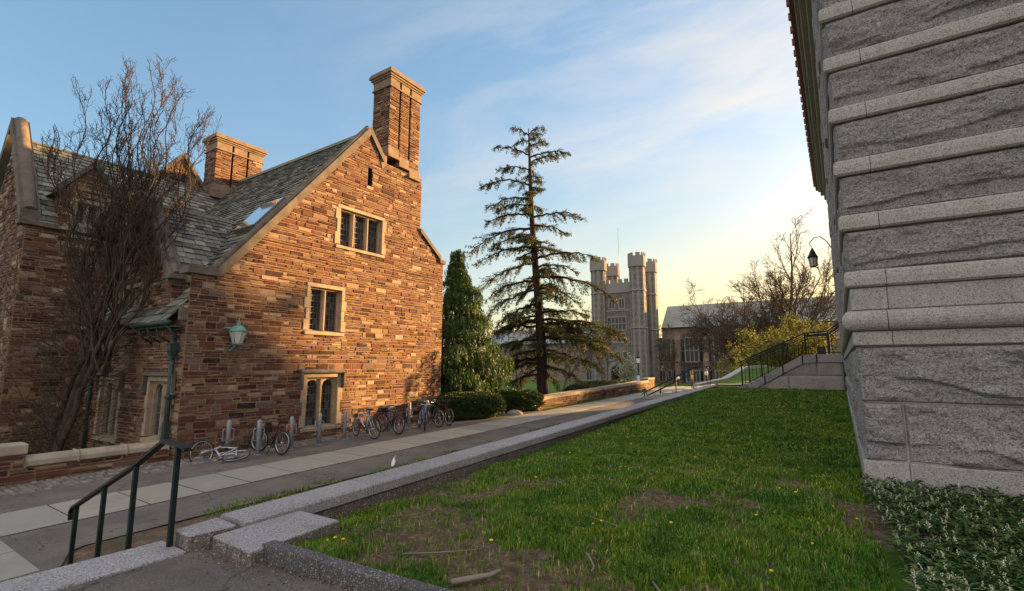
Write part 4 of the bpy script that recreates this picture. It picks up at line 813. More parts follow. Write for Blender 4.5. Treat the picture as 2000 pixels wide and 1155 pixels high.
one('granite_block', 'broad flat square granite block set against the curb beside the dark kerb', 'stone block', quad_block([(-5.28, 2.62), (-4.55, 2.60), (-4.66, 3.62), (-5.34, 3.60)], 0.3, 0.83, None, 1), [MAT['granite_kerb'], MAT['granite_face']], 0.008)
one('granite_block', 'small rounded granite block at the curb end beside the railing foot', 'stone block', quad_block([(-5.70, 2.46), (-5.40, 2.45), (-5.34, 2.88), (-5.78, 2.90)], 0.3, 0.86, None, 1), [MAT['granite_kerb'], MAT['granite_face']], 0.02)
def dark_kerb():
    t = thing('dark_kerb', 'dark rough stone kerb between the asphalt landing and the lawn', 'kerb', (-2, 2.9, 0.8)); m = MB(); x = -4.60
    while x < 1.0:
        x1 = x + random.uniform(0.8, 1.1); a, b = kerb_y(x), kerb_y(x1); P = [(x + 0.003, a - 0.02), (x1 - 0.003, b - 0.02), (x1 - 0.003, b + 0.11), (x + 0.003, a + 0.11)]
        quad_block(P, 0.4, 0.855 + random.uniform(-0.004, 0.004), m); x = x1
    m.build('kerb_stone', MAT['dark_kerb'], t, 0.012)
dark_kerb()
def step_z(x): return 0.70 if x > -5.92 else max(-0.10, 0.72 - 0.165 * math.ceil((-5.92 - x) / 0.40 + 1e-6))
def landing():
    V = []; xs = [-5.40, -5.2, -4.95, -4, -2, 0, 3, 8]; n = len(xs)
    for x in xs:
        yt = 2.46 if x < -5.2 else kerb_y(max(x, -4.95))
        for y in (-6, 0, 1.4, yt): V.append((x, y, 0.70))
    F = [(i * 4 + j, (i + 1) * 4 + j, (i + 1) * 4 + j + 1, i * 4 + j + 1) for i in range(n - 1) for j in range(3)]
    m = MB(); m.add(V, F); tag(m.build('landing', MAT['asphalt']), kind='structure')
landing()
def granite_steps():
    t = thing('granite_steps', 'speckled granite steps descending beneath the black handrail at the lower left', 'steps', (-6.5, 1, 0))
    for k_ in range(5):
        x1 = -5.38 if k_ == 0 else -5.92 - 0.40 * (k_ - 1) - 0.004; x0 = -5.92 - 0.40 * k_ - (0.02 if k_ else 0); z = 0.722 - 0.165 * k_
        for (ya, yb) in ((-6, -1.2), (-1.194, 0.7), (0.706, 2.44)): m = MB(); m.box(x0, x1, ya, yb, z - 0.6 if k_ == 0 else -0.5, z); m.build('tread', MAT['granite_kerb'], t, 0.014)
granite_steps()
def front_railing():
    y = 2.40; t = thing('handrail', 'black iron handrail with four square posts sloping down the granite steps', 'handrail', (-5.7, y, 0.7))
    top = [(-5.66, 1.70), (-6.62, 1.38), (-7.42, 1.05), (-8.33, 0.665)]; xs = [-5.66, -6.62, -7.45, -8.30]
    zt = lambda x: np.interp(x, [-8.42, -7.42, -6.62, -6.02, -5.5], [0.67, 1.075, 1.40, 1.69, 1.69])
    for x in xs:
        p = MB(); w = 0.023; p.box(x - w, x + w, y - w, y + w, step_z(x) - 0.03, zt(x) - 0.015); p.build('post', MAT['giron'], t, 0.004)
    r = MB(); L = [(-8.44, zt(-8.42) - 0.14), (-8.46, zt(-8.42) - 0.05), (-8.40, zt(-8.40))] + [(x, zt(x)) for x in (-7.9, -7.42, -7.0, -6.62, -6.3, -6.06)] + [(-5.98, 1.705), (-5.6, 1.70), (-5.50, 1.69), (-5.455, 1.665)]
    hw, hh = 0.038, 0.02; vs = []
    for x, z in L: vs += [(x, y - hw, z - hh), (x, y + hw, z - hh), (x, y + hw * 0.9, z + hh * 0.7), (x, y + hw * 0.4, z + hh), (x, y - hw * 0.4, z + hh), (x, y - hw * 0.9, z + hh * 0.7)]
    n = len(L); k_ = 6; r.add(vs, [(i * k_ + q, i * k_ + (q + 1) % k_, (i + 1) * k_ + (q + 1) % k_, (i + 1) * k_ + q) for i in range(n - 1) for q in range(k_)] + [tuple(range(k_)), tuple(range((n - 1) * k_, n * k_))])
    r.build('rail', MAT['iron'], t)
front_railing()
# far stair up from the walk to the lawn level, with two rails
def far_stair():
    m = MB(); n = 7
    for i in range(n):
        x0 = -10.6 + i * 0.62; z = 0.40 + (i + 1) * 0.125; m.box(x0, x0 + 0.62 if i < n - 1 else -4.9, 31.0, 33.4, -0.5, z)
    one('stone_stair', 'pale stone steps climbing from the slab walk to the lawn level', 'stairs', m, MAT['concrete'], 0.01)
    for yy, lab, x0, x1 in ((31.02, 'thin black handrail on the near side of the far stone steps', -10.5, -6.5), (32.6, 'thin black handrail on the far side of the far stone steps', -10.9, -7.0)):
        t = thing('stair_handrail', lab, 'handrail', (x0, yy, 0.4), 'handrails of the far stone steps')
        zt = lambda x: 0.75 + (min(x, x1 - 0.7) - x0) * (1.62 / (x1 - 0.7 - x0)); r = MB(); r.tube([(x0 - 0.15, yy, zt(x0) - 0.12), (x0, yy, zt(x0)), (x1 - 0.7, yy, zt(x1 - 0.7)), (x1, yy, zt(x1)), (x1 + 0.1, yy, zt(x1) - 0.1)], 0.03, 6)
        r.build('rail', MAT['iron'], t); r = MB(); r.tube([(x0, yy, zt(x0) - 0.3), (x1 - 0.7, yy, zt(x1) - 0.3)], 0.022, 6); r.build('lower_rail', MAT['iron'], t)
        for i in range(5): x = x0 + (x1 - x0) * i / 4; p = MB(); p.tube([(x, yy, 0.35 + max(0, (x + 10.6)) * 0.2), (x, yy, zt(x))], 0.025, 6); p.build('post', MAT['iron'], t)
far_stair()
sheet('concrete_path', -6.6, -4.75, 30.3, 34, lambda x, y: 1.275, MAT['concrete'], 2, 3)
def entrance_stair():
    y0, y1 = 30.0, 30.4; t = thing('entrance_stair_flank', 'grey granite stair flank with sloping coping against the granite building', 'stair wall', (-2.4, 30, 1.2))
    m = MB(); m.prism([(-4.3, 0.8), (-4.3, 1.30), (-1.62, 2.74), (GX - 0.1, 2.74), (GX - 0.1, 0.8)], y0 + 0.03, y1, lambda a, b, q: (a, q, b)); m.build('wall', MAT['granite_kerb'], t)
    rock = MB()
    for (x0, x1, z0, z1) in ((-4.1, -2.3, 1.15, 1.9), (-2.28, 0.1, 1.15, 1.92), (-2.4, -1.0, 1.93, 2.70), (-0.98, 0.1, 1.93, 2.70)):
        nu, nv = int((x1 - x0) / 0.06), int((z1 - z0) / 0.06); U, Vv = np.meshgrid(np.linspace(x0, x1, nu + 1), np.linspace(z0, z1, nv + 1))
        top = np.where(U < -1.62, 1.22 + (U + 4.3) * 0.537, 9); Vv = np.minimum(Vv, np.maximum(top - 0.02, 1.0)); e = np.minimum(np.minimum(U - x0, x1 - U), np.minimum(Vv - z0, z1 - Vv)); pil = np.clip(e / 0.08, 0, 1)
        N_ = y0 + 0.02 - pil * (0.03 + 0.09 * (fbm(U * 1.8 + x0 * 9, Vv * 2.5, 4) - 0.3)); i = np.arange(nv)[:, None] * (nu + 1) + np.arange(nu)[None]
        rock.add(list(zip(U.ravel(), N_.ravel(), Vv.ravel())), [tuple(int(q) for q in f) for f in np.stack([i, i + 1, i + nu + 2, i + nu + 1], -1).reshape(-1, 4)])
    rock.build('rock_face', MAT['granite_smooth'], t)
    c = MB()
    def seg(a, b): 
        (xa, za), (xb, zb) = a, b; c.prism([(xa, za - 0.34), (xb, zb - 0.34), (xb, zb), (xa, za)], y0 - 0.10, y1 + 0.05, lambda p, q, r_: (p, r_, q))
    P = [(-4.75, 1.28), (-4.35, 1.34), (-3.45, 1.88), (-2.55, 2.41), (-1.62, 2.95), (-0.98, 3.0), (GX - 0.05, 3.0)]
    for a, b in zip(P[:-1], P[1:]): seg(a, b)
    c.build('coping', MAT['granite_kerb'], t, 0.03)
    s = MB()
    for i in range(12): s.box(-4.6 + i * 0.28, -4.6 + (i + 1) * 0.28 if i < 11 else GX, 30.45, 33.2, 0.8, 1.30 + (i + 1) * 0.125)
    s.build('step', MAT['granite_smooth'], t)
    r = thing('stair_railing', 'black iron baluster railing climbing the granite entrance stair', 'railing', (-2.5, 30.2, 2)); yy = 30.22
    base = lambda x: np.interp(x, [-4.75, -4.35, -1.62, -0.98, 0.3], [1.28, 1.34, 2.95, 3.0, 3.0]); tz = lambda x: np.interp(x, [-4.75, -1.45, -0.42, 0.1], [2.62, 4.15, 4.22, 4.62])
    for k_, (o, rr) in enumerate(((0.0, 0.035), (-0.11, 0.022), (-0.2, 0.022))):
        m = MB(); m.tube([(x, yy, tz(x) + o) for x in (-4.75, -1.45, -0.42, 0.12)], rr, 6); m.build('rail', MAT['iron'], r)
    m = MB(); m.tube([(-4.6, yy, 1.5), (-4.3, yy, 1.52), (-1.62, yy, 3.08), (0.1, yy, 3.12)], 0.02, 5); m.build('lower_rail', MAT['iron'], r)
    for x in (-4.62, -3.6, -2.5, -1.45, -0.42): m = MB(); m.box(x - 0.035, x + 0.035, yy - 0.035, yy + 0.035, base(x) - 0.05, tz(x)); m.build('post', MAT['iron'], r)
    x = -4.45
    while x < 0.1:
        m = MB(); m.tube([(x, yy, base(x) + 0.1), (x, yy, tz(x) - 0.2)], 0.013, 4); m.build('baluster', MAT['iron'], r); x += 0.19
    r2 = thing('stair_railing', 'black iron railing on the far side of the granite entrance stair', 'railing', (-2.5, 33, 2)); yy = 33.1
    m = MB(); m.tube([(x, yy, tz(x)) for x in (-4.75, -1.45, -0.42, 0.12)], 0.03, 6); m.build('rail', MAT['iron'], r2)
    m = MB(); m.tube([(x, yy, tz(x) - 0.15) for x in (-4.75, -1.45, -0.42, 0.12)], 0.022, 6); m.build('lower_rail', MAT['iron'], r2)
    for x in (-4.62, -3.6, -2.5, -1.45, -0.42): m = MB(); m.tube([(x, yy, base(x) - 0.1), (x, yy, tz(x))], 0.025, 5); m.build('post', MAT['iron'], r2)
    b = MB(); b.box(-1.05, -0.62, 33.3, 33.7, 2.7, 3.55); tag(b.build('litter_bin', MAT['black_paint'], None, 0.03), 'small black bin behind the railing on the granite stair landing', 'bin')
entrance_stair()
def far_kerb():
    m = MB(); P = [(-8.6, 36.5, 1.15), (-7.4, 40.5, 1.5), (-6.6, 45, 2.35), (-5.3, 47, 2.45)]
    for (a, b) in zip(P[:-1], P[1:]):
        m.add([(a[0] - 0.25, a[1], 0), (a[0] + 0.25, a[1], 0), (b[0] + 0.25, b[1], 0), (b[0] - 0.25, b[1], 0), (a[0] - 0.25, a[1], a[2]), (a[0] + 0.25, a[1], a[2]), (b[0] + 0.25, b[1], b[2]), (b[0] - 0.25, b[1], b[2])], [(0, 3, 2, 1), (4, 5, 6, 7), (0, 1, 5, 4), (1, 2, 6, 5), (2, 3, 7, 6), (3, 0, 4, 7)])
    one('pale_ramp_curb', 'pale sloping curb rising along the grass bank beyond the far steps', 'curb', m, MAT['concrete'])
    m = MB(); V = [(-8.3, 35.5, 1.0), (-2.0, 34.5, 1.25), (1.0, 50, 2.3), (-5.4, 47, 2.35), (-6.5, 45, 2.2), (-7.2, 40.5, 1.4)]
    m.add(V, [tuple(range(6))]); tag(m.build('grass_bank', MAT['ground']), kind='structure')
far_kerb()
def far_low_wall():
    x1 = -12.75; t = thing('garden_wall', 'low brown stone garden wall beside the slab walk beyond the clipped hedges', 'wall', (x1, 30, 0.4)); F = frame((x1, 0, 0), (0, 1, 0), (1, 0, 0)); m = MB(F)
    zt = lambda y: 0.76 + 0.024 * (y - 22.5)
    rubble(m, [(21.5, -0.2), (38.6, 0.2), (38.6, zt(38.6)), (21.5, zt(21.5))], hmin=0.12, hmax=0.24, lmin=0.3, lmax=0.9)
    rubble(m, [(38.6, 0.2), (40.2, 0.2), (40.2, 1.34), (38.6, 1.34)], hmin=0.14, hmax=0.26); m.build('wall', STONE, t)
    Fp = frame((0, 38.6, 0), (1, 0, 0), (0, -1, 0)); m = MB(Fp); rubble(m, [(x1 - 0.5, 1.0), (x1, 1.0), (x1, 1.34), (x1 - 0.5, 1.34)]); m.build('pier', STONE, t)
    b = MB(); b.prism([(21.5, -1.5), (40.1, -1.5), (40.1, zt(40)), (21.5, zt(21.5))], x1 - 0.45, x1 - 0.03, lambda a, c_, q: (q, a, c_)); b.build('wall_body', MAT['mortar'], t)
    c = MB(); c.prism([(21.4, zt(21.4)), (38.6, zt(38.6)), (38.6, zt(38.6) + 0.11), (21.4, zt(21.4) + 0.11)], x1 - 0.5, x1 + 0.05, lambda a, c_, q: (q, a, c_)); c.box(x1 - 0.55, x1 + 0.05, 38.55, 40.25, 1.345, 1.45); c.build('coping', MAT['coping2'], t, 0.03)
far_low_wall()
# ------------------------------------------------------------------ bollards with locking loops
BX = [(-14.62, 7.45), (-13.93, 7.95), (-13.85, 8.90), (-13.84, 9.85), (-13.92, 10.87), (-14.05, 11.95), (-14.15, 13.0), (-14.2, 14.1), (-14.2, 15.1)]
BL = ['grey bike bollard rising out of the fallen white bicycle', 'grey bike bollard in front of the black bicycle with the rear rack', 'grey bike bollard just left of the hooded ground floor window', 'grey bike bollard in front of the hooded ground floor window',
      'grey bike bollard just right of the hooded ground floor window, holding no bicycle', 'grey bike bollard between the wheels of the silver road bicycle', 'grey bike bollard behind the black and red mountain bicycle', 'grey bike bollard just left of the blue bicycle', 'grey bike bollard between the blue bicycle and the dark bicycle by the hedge']
def bollards():
    first = None
    for (x, y), lab in zip(BX, BL):
        if first is None:
            first = thing('bike_bollard', lab, 'bollard', (0, 0, 0), 'grey bike bollards along the stone gable')
            p = MB(); p.lathe([(0.062, -0.1), (0.062, 0.90), (0.056, 0.93), (0.04, 0.955), (0.0, 0.965)], (0, 0, 0), 16); p.lathe([(0.10, 0.0), (0.10, 0.012), (0.063, 0.014)], (0, 0, 0), 16); p.build('post', MAT['post'], first)
            for s in (-1, 1):
                l_ = MB(); a = 0.05 * s; b = 0.155 * s; l_.tube([(0, a, 0.72), (0, b * 0.8, 0.72), (0, b * 0.96, 0.70), (0, b, 0.65), (0, b, 0.46), (0, b * 0.96, 0.41), (0, b * 0.8, 0.39), (0, a, 0.39)], 0.014, 8); l_.build('locking_loop', MAT['post'], first)
            o = first
        else: o = copy_tree(first)
        o.location = (x, y, hp(y)); o['label'] = lab
bollards()
# ------------------------------------------------------------------ bicycles
def bicycle(label, M, paint, steer=0.0, drop=False, rack=False, wr=0.338, basket=False, seat=True, mtb=False, rimc='alloy', fork=None):
    """local axes: x forwards, y left, z up; origin on the ground below the rear hub"""
    t = thing('bicycle', label, 'bicycle', (0, 0, 0), 'bicycles by the stone gable'); P = MAT[paint]; wb = 1.03; hub_r = Vector((0, 0, wr)); hub_f = Vector((wb, 0, wr)); bb = Vector((0.43, 0, 0.28))
    st_top = Vector((0.27, 0, 0.80)); head_b = Vector((0.865, 0, 0.66)); head_t = Vector((0.82, 0, 0.80)); ax = (head_t - head_b).normalized(); tw = 0.026 if mtb else 0.016
    Rs = Matrix.Translation(head_b) @ Matrix.Rotation(steer, 4, ax) @ Matrix.Translation(-head_b); S = lambda p: tuple(Rs @ Vector(p))
    f = MB(); q = 0.019
    f.tube([head_b + (head_t - head_b) * 0.15, bb], q * 1.2, 8); f.tube([head_t - (head_t - head_b) * 0.12, st_top - Vector((0, 0, 0.05))], q, 8); f.tube([bb, st_top], q, 8); f.tube([head_b - ax * 0.02, head_t + ax * 0.03], q * 1.25, 8)
    for s in (-1, 1):
        f.tube([bb + Vector((0, 0.03 * s, 0)), hub_r + Vector((0.05, 0.06 * s, 0)), hub_r + Vector((0, 0.065 * s, 0))], 0.011, 6); f.tube([st_top + Vector((0.01, 0.02 * s, -0.06)), hub_r + Vector((0, 0.065 * s, 0.0))], 0.009, 6)
    f.build('frame', P, t)
    g = MB()
    for s in (-1, 1): g.tube([S(head_b + Vector((0.005, 0.05 * s, -0.03))), S(hub_f + Vector((-0.04, 0.052 * s, 0.14))), S(hub_f + Vector((0, 0.055 * s, 0)))], 0.013, 6)
    g.tube([S(head_b + Vector((0.005, -0.055, -0.03))), S(head_b + Vector((0.005, 0.055, -0.03)))], 0.018, 6); g.build('fork', MAT[fork or paint], t)
    for nm, hub, fr in (('r', hub_r, False), ('f', hub_f, True)):
        T_ = S if fr else (lambda p: tuple(p)); axis = Vector(T_(hub + Vector((0, 1, 0)))) - Vector(T_(hub)); c = Vector(T_(hub))
        w = MB(); w.torus(c, axis, wr - tw, tw, 36, 7); wh = w.build('wheel', MAT['tyre'], t)
        w = MB(); w.torus(c, axis, wr - tw * 2 - 0.010, 0.0125, 36, 6); w.tube([c - axis.normalized() * 0.05, c + axis.normalized() * 0.05], 0.022, 8); w.build('rim', MAT[rimc], wh)
        w = MB(); a = axis.normalized().orthogonal().normalized(); b = axis.normalized().cross(a)
        for k_ in range(24):
            th = 2 * math.pi * k_ / 24 + 0.1; e = c + (a * math.cos(th) + b * math.sin(th)) * (wr - tw * 2 - 0.01); th2 = th + (0.9 if k_ % 2 else -0.9); h = c + (a * math.cos(th2) + b * math.sin(th2)) * 0.02 + axis.normalized() * (0.028 if k_ % 2 else -0.028); w.tube([h, e], 0.0022, 3, 0, False)
        w.build('spokes', MAT['alloy'], wh)
    h = MB(); sb = head_t + ax * 0.09; h.tube([S(head_t), S(sb), S(sb + Vector((0.08, 0, 0.02)))], 0.014, 6); hb = sb + Vector((0.08, 0, 0.02))
    if drop:
        for s in (-1, 1): h.tube([S(hb), S(hb + Vector((0, 0.19 * s, 0))), S(hb + Vector((0.05, 0.205 * s, 0))), S(hb + Vector((0.085, 0.205 * s, -0.03))), S(hb + Vector((0.085, 0.21 * s, -0.08))), S(hb + Vector((0.03, 0.21 * s, -0.125))), S(hb + Vector((-0.04, 0.21 * s, -0.13)))], 0.014, 7)
    else:
        h.tube([S(hb + Vector((-0.07, -0.31, 0.03))), S(hb + Vector((-0.02, -0.14, 0.035))), S(hb), S(hb + Vector((-0.02, 0.14, 0.035))), S(hb + Vector((-0.07, 0.31, 0.03)))], 0.013, 7)
    hbar = h.build('handlebar', MAT['black_paint'] if paint != 'blue_paint' else MAT['alloy'], t)
    if not drop:
        for s in (-1, 1):
            e = MB(); e.tube([S(hb + Vector((-0.03, 0.20 * s, 0.034))), S(hb + Vector((-0.075, 0.32 * s, 0.03)))], 0.019, 8); e.build('grip', MAT['saddle'], hbar)
            e = MB(); e.tube([S(hb + Vector((0.0, 0.15 * s, 0.02))), S(hb + Vector((0.04, 0.2 * s, -0.01))), S(hb + Vector((0.0, 0.29 * s, -0.015)))], 0.007, 5); e.build('brake_lever', MAT['alloy'], hbar)
    if seat:
        e = MB(); e.tube([st_top - Vector((0, 0, 0.04)), st_top + (st_top - bb).normalized() * 0.15], 0.014, 7); sp = e.build('seat_post', MAT['black_paint'], t); c0 = st_top + (st_top - bb).normalized() * 0.16
        e = MB(); V = []; pr = [(-0.13, 0.072, 0.035), (-0.10, 0.082, 0.045), (-0.03, 0.06, 0.035), (0.05, 0.028, 0.03), (0.12, 0.02, 0.026), (0.15, 0.008, 0.02)]
        for x, w_, z in pr: V += [(c0.x + x, c0.y - w_, c0.z + z - 0.03), (c0.x + x, c0.y - w_ * 0.6, c0.z + z), (c0.x + x, c0.y + w_ * 0.6, c0.z + z), (c0.x + x, c0.y + w_, c0.z + z - 0.03), (c0.x + x, c0.y, c0.z - 0.02)]
        e.add(V, [(i * 5 + k_, (i + 1) * 5 + k_, (i + 1) * 5 + (k_ + 1) % 5, i * 5 + (k_ + 1) % 5) for i in range(5) for k_ in range(5)] + [(0, 1, 2, 3, 4), (25, 29, 28, 27, 26)], 0, True); e.build('saddle', MAT['saddle'], t)
    e = MB(); e.torus(bb + Vector((0, -0.05, 0)), (0, 1, 0), 0.085, 0.006, 24, 4); e.torus(hub_r + Vector((0, -0.045, 0)), (0, 1, 0), 0.045, 0.012, 18, 4)
    e.tube([bb + Vector((0, -0.05, 0.085)), hub_r + Vector((0, -0.045, 0.045))], 0.005, 4); e.tube([bb + Vector((0, -0.05, -0.085)), hub_r + Vector((0.06, -0.045, -0.09)), hub_r + Vector((0, -0.045, -0.045))], 0.005, 4); e.build('chain', MAT['iron'], t)
    for s, th in ((-1, -0.7), (1, 2.44)):
        d = Vector((math.cos(th), 0, math.sin(th))) * 0.17; e = MB(); e.tube([bb + Vector((0, 0.04 * s, 0)), bb + Vector((0, 0.075 * s, 0)), bb + d + Vector((0, 0.085 * s, 0))], 0.011, 6); cr = e.build('crank', MAT['alloy'], t)
        e = MB(); pc = bb + d + Vector((0, 0.14 * s, 0)); e.box(pc.x - 0.045, pc.x + 0.045, pc.y - 0.045, pc.y + 0.045, pc.z - 0.012, pc.z + 0.012); pd = e.build('pedal', MAT['black_paint'], cr)
    if rack:
        e = MB(); z = wr * 2 + 0.06
        for y in (-0.06, 0, 0.06): e.tube([(0.16, y, z), (-0.2, y, z)], 0.006, 5)
        for s in (-1, 1): e.tube([(0.02, 0.07 * s, wr), (-0.12, 0.065 * s, z), (0.16, 0.065 * s, z)], 0.006, 5); e.tube([(0.0, 0.07 * s, wr), (0.03, 0.065 * s, z)], 0.005, 5)
        rk = e.build('rear_rack', MAT['black_paint'], t); e = MB(); e.box(-0.225, -0.2, -0.05, 0.05, z - 0.03, z + 0.03); e.build('reflector', MAT['red_reflector'], rk)
        e = MB(); e.tube([(0.38, 0.05, 0.26), (0.30, 0.24, 0.0)], 0.009, 6); e.build('kickstand', MAT['black_paint'], t)
    if basket:
        e = MB(); c0 = Vector((wb + 0.02, 0, 0.70)); e.box(c0.x - 0.12, c0.x + 0.14, -0.15, 0.15, 0.70, 0.88); o = e.build('handlebar_bag', MAT['black_paint'], t, 0.04)
    t.matrix_world = M; return t
def bike_M(rear, front, lean=0.0, gz=None):
    r = Vector(rear); d = Vector(front) - r; a = math.atan2(d.y, d.x); return Matrix.Translation((r.x, r.y, hp(r.y) + 0.01)) @ Matrix.Rotation(a, 4, 'Z') @ Matrix.Rotation(lean, 4, 'X')
def build_bikes():
    yw = R(YAW); r = Vector((math.cos(yw), math.sin(yw), 0)); fh = Vector((-math.sin(yw), math.cos(yw), 0)); fx = (-r + 0.10 * fh).normalized(); fz = (Vector((0, 0, 1)).cross(fx)).normalized(); fz = -fz if fz.dot(fh) < 0 else fz
    fy = fz.cross(fx); M = Matrix(((fx.x, fy.x, fz.x, 0), (fx.y, fy.y, fz.y, 0), (fx.z, fy.z, fz.z, 0), (0, 0, 0, 1)))
    hub = Vector((-13.62, 7.20, hp(7) + 0.13)); M = Matrix.Translation(hub) @ M @ Matrix.Rotation(R(-17), 4, 'X') @ Matrix.Translation((0, 0, -0.338))
    bicycle('white bicycle fallen on its side at the foot of a bollard by the building corner', M, 'white_paint', steer=R(78), seat=True)
    bicycle('black bicycle with rear rack and red reflector on a kickstand left of the hooded window', bike_M((-13.20, 8.20, 0), (-14.25, 8.12, 0), R(5)), 'black_paint', steer=R(10), rack=True, mtb=True)
    bicycle('silver road bicycle with drop handlebars leaning at a bollard', bike_M((-13.08, 11.42, 0), (-14.1, 11.5, 0), R(-4)), 'silver_paint', drop=True, steer=R(-16))
    bicycle('black and red mountain bicycle behind the silver road bicycle', bike_M((-13.12, 12.52, 0), (-14.15, 12.66, 0), R(4)), 'black_paint', fork='red_paint', mtb=True, steer=R(8), basket=True)
    bicycle('blue bicycle facing the walk with bright silver handlebars', bike_M((-13.75, 14.20, 0), (-12.92, 13.62, 0), R(-5)), 'blue_paint', steer=R(-14), mtb=True)
    bicycle('dark bicycle parked between the blue bicycle and the maroon bicycle', bike_M((-13.12, 14.62, 0), (-14.1, 14.85, 0), R(5)), 'black_paint', steer=R(6))
    bicycle('maroon bicycle at the end of the row beside the clipped hedge', bike_M((-13.12, 15.2, 0), (-14.1, 15.5, 0), R(4)), 'maroon_paint', steer=R(-8))
build_bikes()

# ------------------------------------------------------------------ vegetation
def rv(s=1.0): return Vector((random.gauss(0, s), random.gauss(0, s), random.gauss(0, s)))
def clusters(P, D, L, W, k=3, spread=0.8):
    """k thin leaf triangles at every point P (N,3), heading roughly D, as numpy arrays"""
    P = np.repeat(np.asarray(P, float), k, 0); D = np.repeat(np.asarray(D, float), k, 0); n = len(P)
    d = D + RNG.normal(0, spread, (n, 3)); d /= np.linalg.norm(d, axis=1, keepdims=True) + 1e-9
    s = np.cross(d, RNG.normal(0, 1, (n, 3))); s /= np.linalg.norm(s, axis=1, keepdims=True) + 1e-9
    l = (L * RNG.uniform(0.6, 1.4, n))[:, None]; w = (W * RNG.uniform(0.6, 1.4, n))[:, None]
    V = np.stack([P, P + d * l * 0.5 + s * w, P + d * l, P + d * l * 0.5 - s * w], 1).reshape(-1, 3); i = np.arange(n)[:, None] * 4
    return V, i + np.array([[0, 1, 2, 3]])
def bezier3(a, b, c, n): return [a * (1 - t) ** 2 + b * 2 * t * (1 - t) + c * t * t for t in [i / n for i in range(n + 1)]]
def bare_branch(m, p, d, L, r, level, cfg, tips):
    n = cfg['seg'][min(level, len(cfg['seg']) - 1)]; pts = [p.copy()]; ph = random.uniform(0, 6.28); a = d.orthogonal().normalized(); b = d.cross(a)
    for i in range(n):
        t = (i + 1) / n; w = cfg['wig'] * (0.5 + level * 0.5)
        d = (d + (a * math.sin(ph + i * cfg['freq']) + b * math.cos(ph * 1.7 + i * cfg['freq'] * 0.8)) * w * 0.5 + rv(w * 0.35) + Vector((0, 0, cfg['up'][min(level, len(cfg['up']) - 1)]))).normalized()
        pts.append(pts[-1] + d * (L / n))
    rad = [max(cfg['rmin'], r * (1 - 0.72 * i / n)) for i in range(n + 1)]
    m.tube(pts, rad, cfg['sides'][min(level, len(cfg['sides']) - 1)], 0, False)
    if level >= cfg['depth']: tips.append((pts[-1], d)); tips.append((pts[len(pts) // 2], d)); return
    for k_ in range(cfg['kids'][level]):
        f = random.uniform(cfg.get('from', 0.25), 1.0); i = min(n - 1, int(f * n)); q = pts[i] + (pts[i + 1] - pts[i]) * (f * n - i); dd = (pts[i + 1] - pts[i]).normalized()
        az = random.uniform(0, 6.28); o = dd.orthogonal().normalized(); o = o * math.cos(az) + dd.cross(o) * math.sin(az); sp = cfg['spread'][min(level, len(cfg['spread']) - 1)] * random.uniform(0.7, 1.3)
        bare_branch(m, q, (dd * math.cos(sp) + o * math.sin(sp)).normalized(), L * random.uniform(*cfg['ratio']) * (1.15 - 0.5 * f), max(cfg['rmin'], rad[i] * random.uniform(0.5, 0.7)), level + 1, cfg, tips)
def bare_tree(name, label, cat, base, stems, cfg, bark, leaves=None, group=None):
    t = thing(name, label, cat, base, group); tips = []; tr = MB(); B = Vector(base)
    cr = MB()
    for (d, L, r) in stems:
        d = Vector(d).normalized(); n = 7; pts = [B.copy() - Vector((0, 0, 0.3)), B.copy()]
        for i in range(n): d = (d + rv(cfg['wig'] * 0.25)).normalized(); pts.append(pts[-1] + d * L / n)
        rad = [r * 1.35, r * 1.1] + [r * (1 - 0.6 * (i + 1) / n) for i in range(n)]; tr.tube(pts, rad, 8, 0, False)
        for k_ in range(cfg['kids0']):
            f = random.uniform(cfg['low'], 1.0); i = min(n, 1 + int(f * n)); q = pts[i]; dd = (pts[min(i + 1, n + 1)] - pts[i - 1]).normalized(); az = 6.28 * k_ / cfg['kids0'] * 2.4 + random.uniform(0, 0.6); o = dd.orthogonal().normalized(); o = o * math.cos(az) + dd.cross(o) * math.sin(az); sp = cfg['spread0'] * random.uniform(0.7, 1.3)
            bare_branch(cr, q, (dd * math.cos(sp) + o * math.sin(sp)).normalized(), L * cfg['len0'] * random.uniform(0.7, 1.2) * (1.25 - 0.55 * f), rad[i] * 0.62, 0, cfg, tips)
        bare_branch(cr, pts[-1], d, L * cfg['len0'], rad[-1], 0, cfg, tips)
    tr.build('trunk', MAT[bark], t); cr.build('crown', MAT[bark], t)
    if leaves and tips:
        mat_, cnt, L, W, sp = leaves; P = np.array([tuple(p + rv(sp)) for p, d in tips for _ in range(cnt)]); D = np.array([tuple(d) for p, d in tips for _ in range(cnt)])
        V, F = clusters(P, D, L, W, 2, 1.2); link('leaves', np_mesh('leaves', V, F), MAT[mat_], t)
    return t
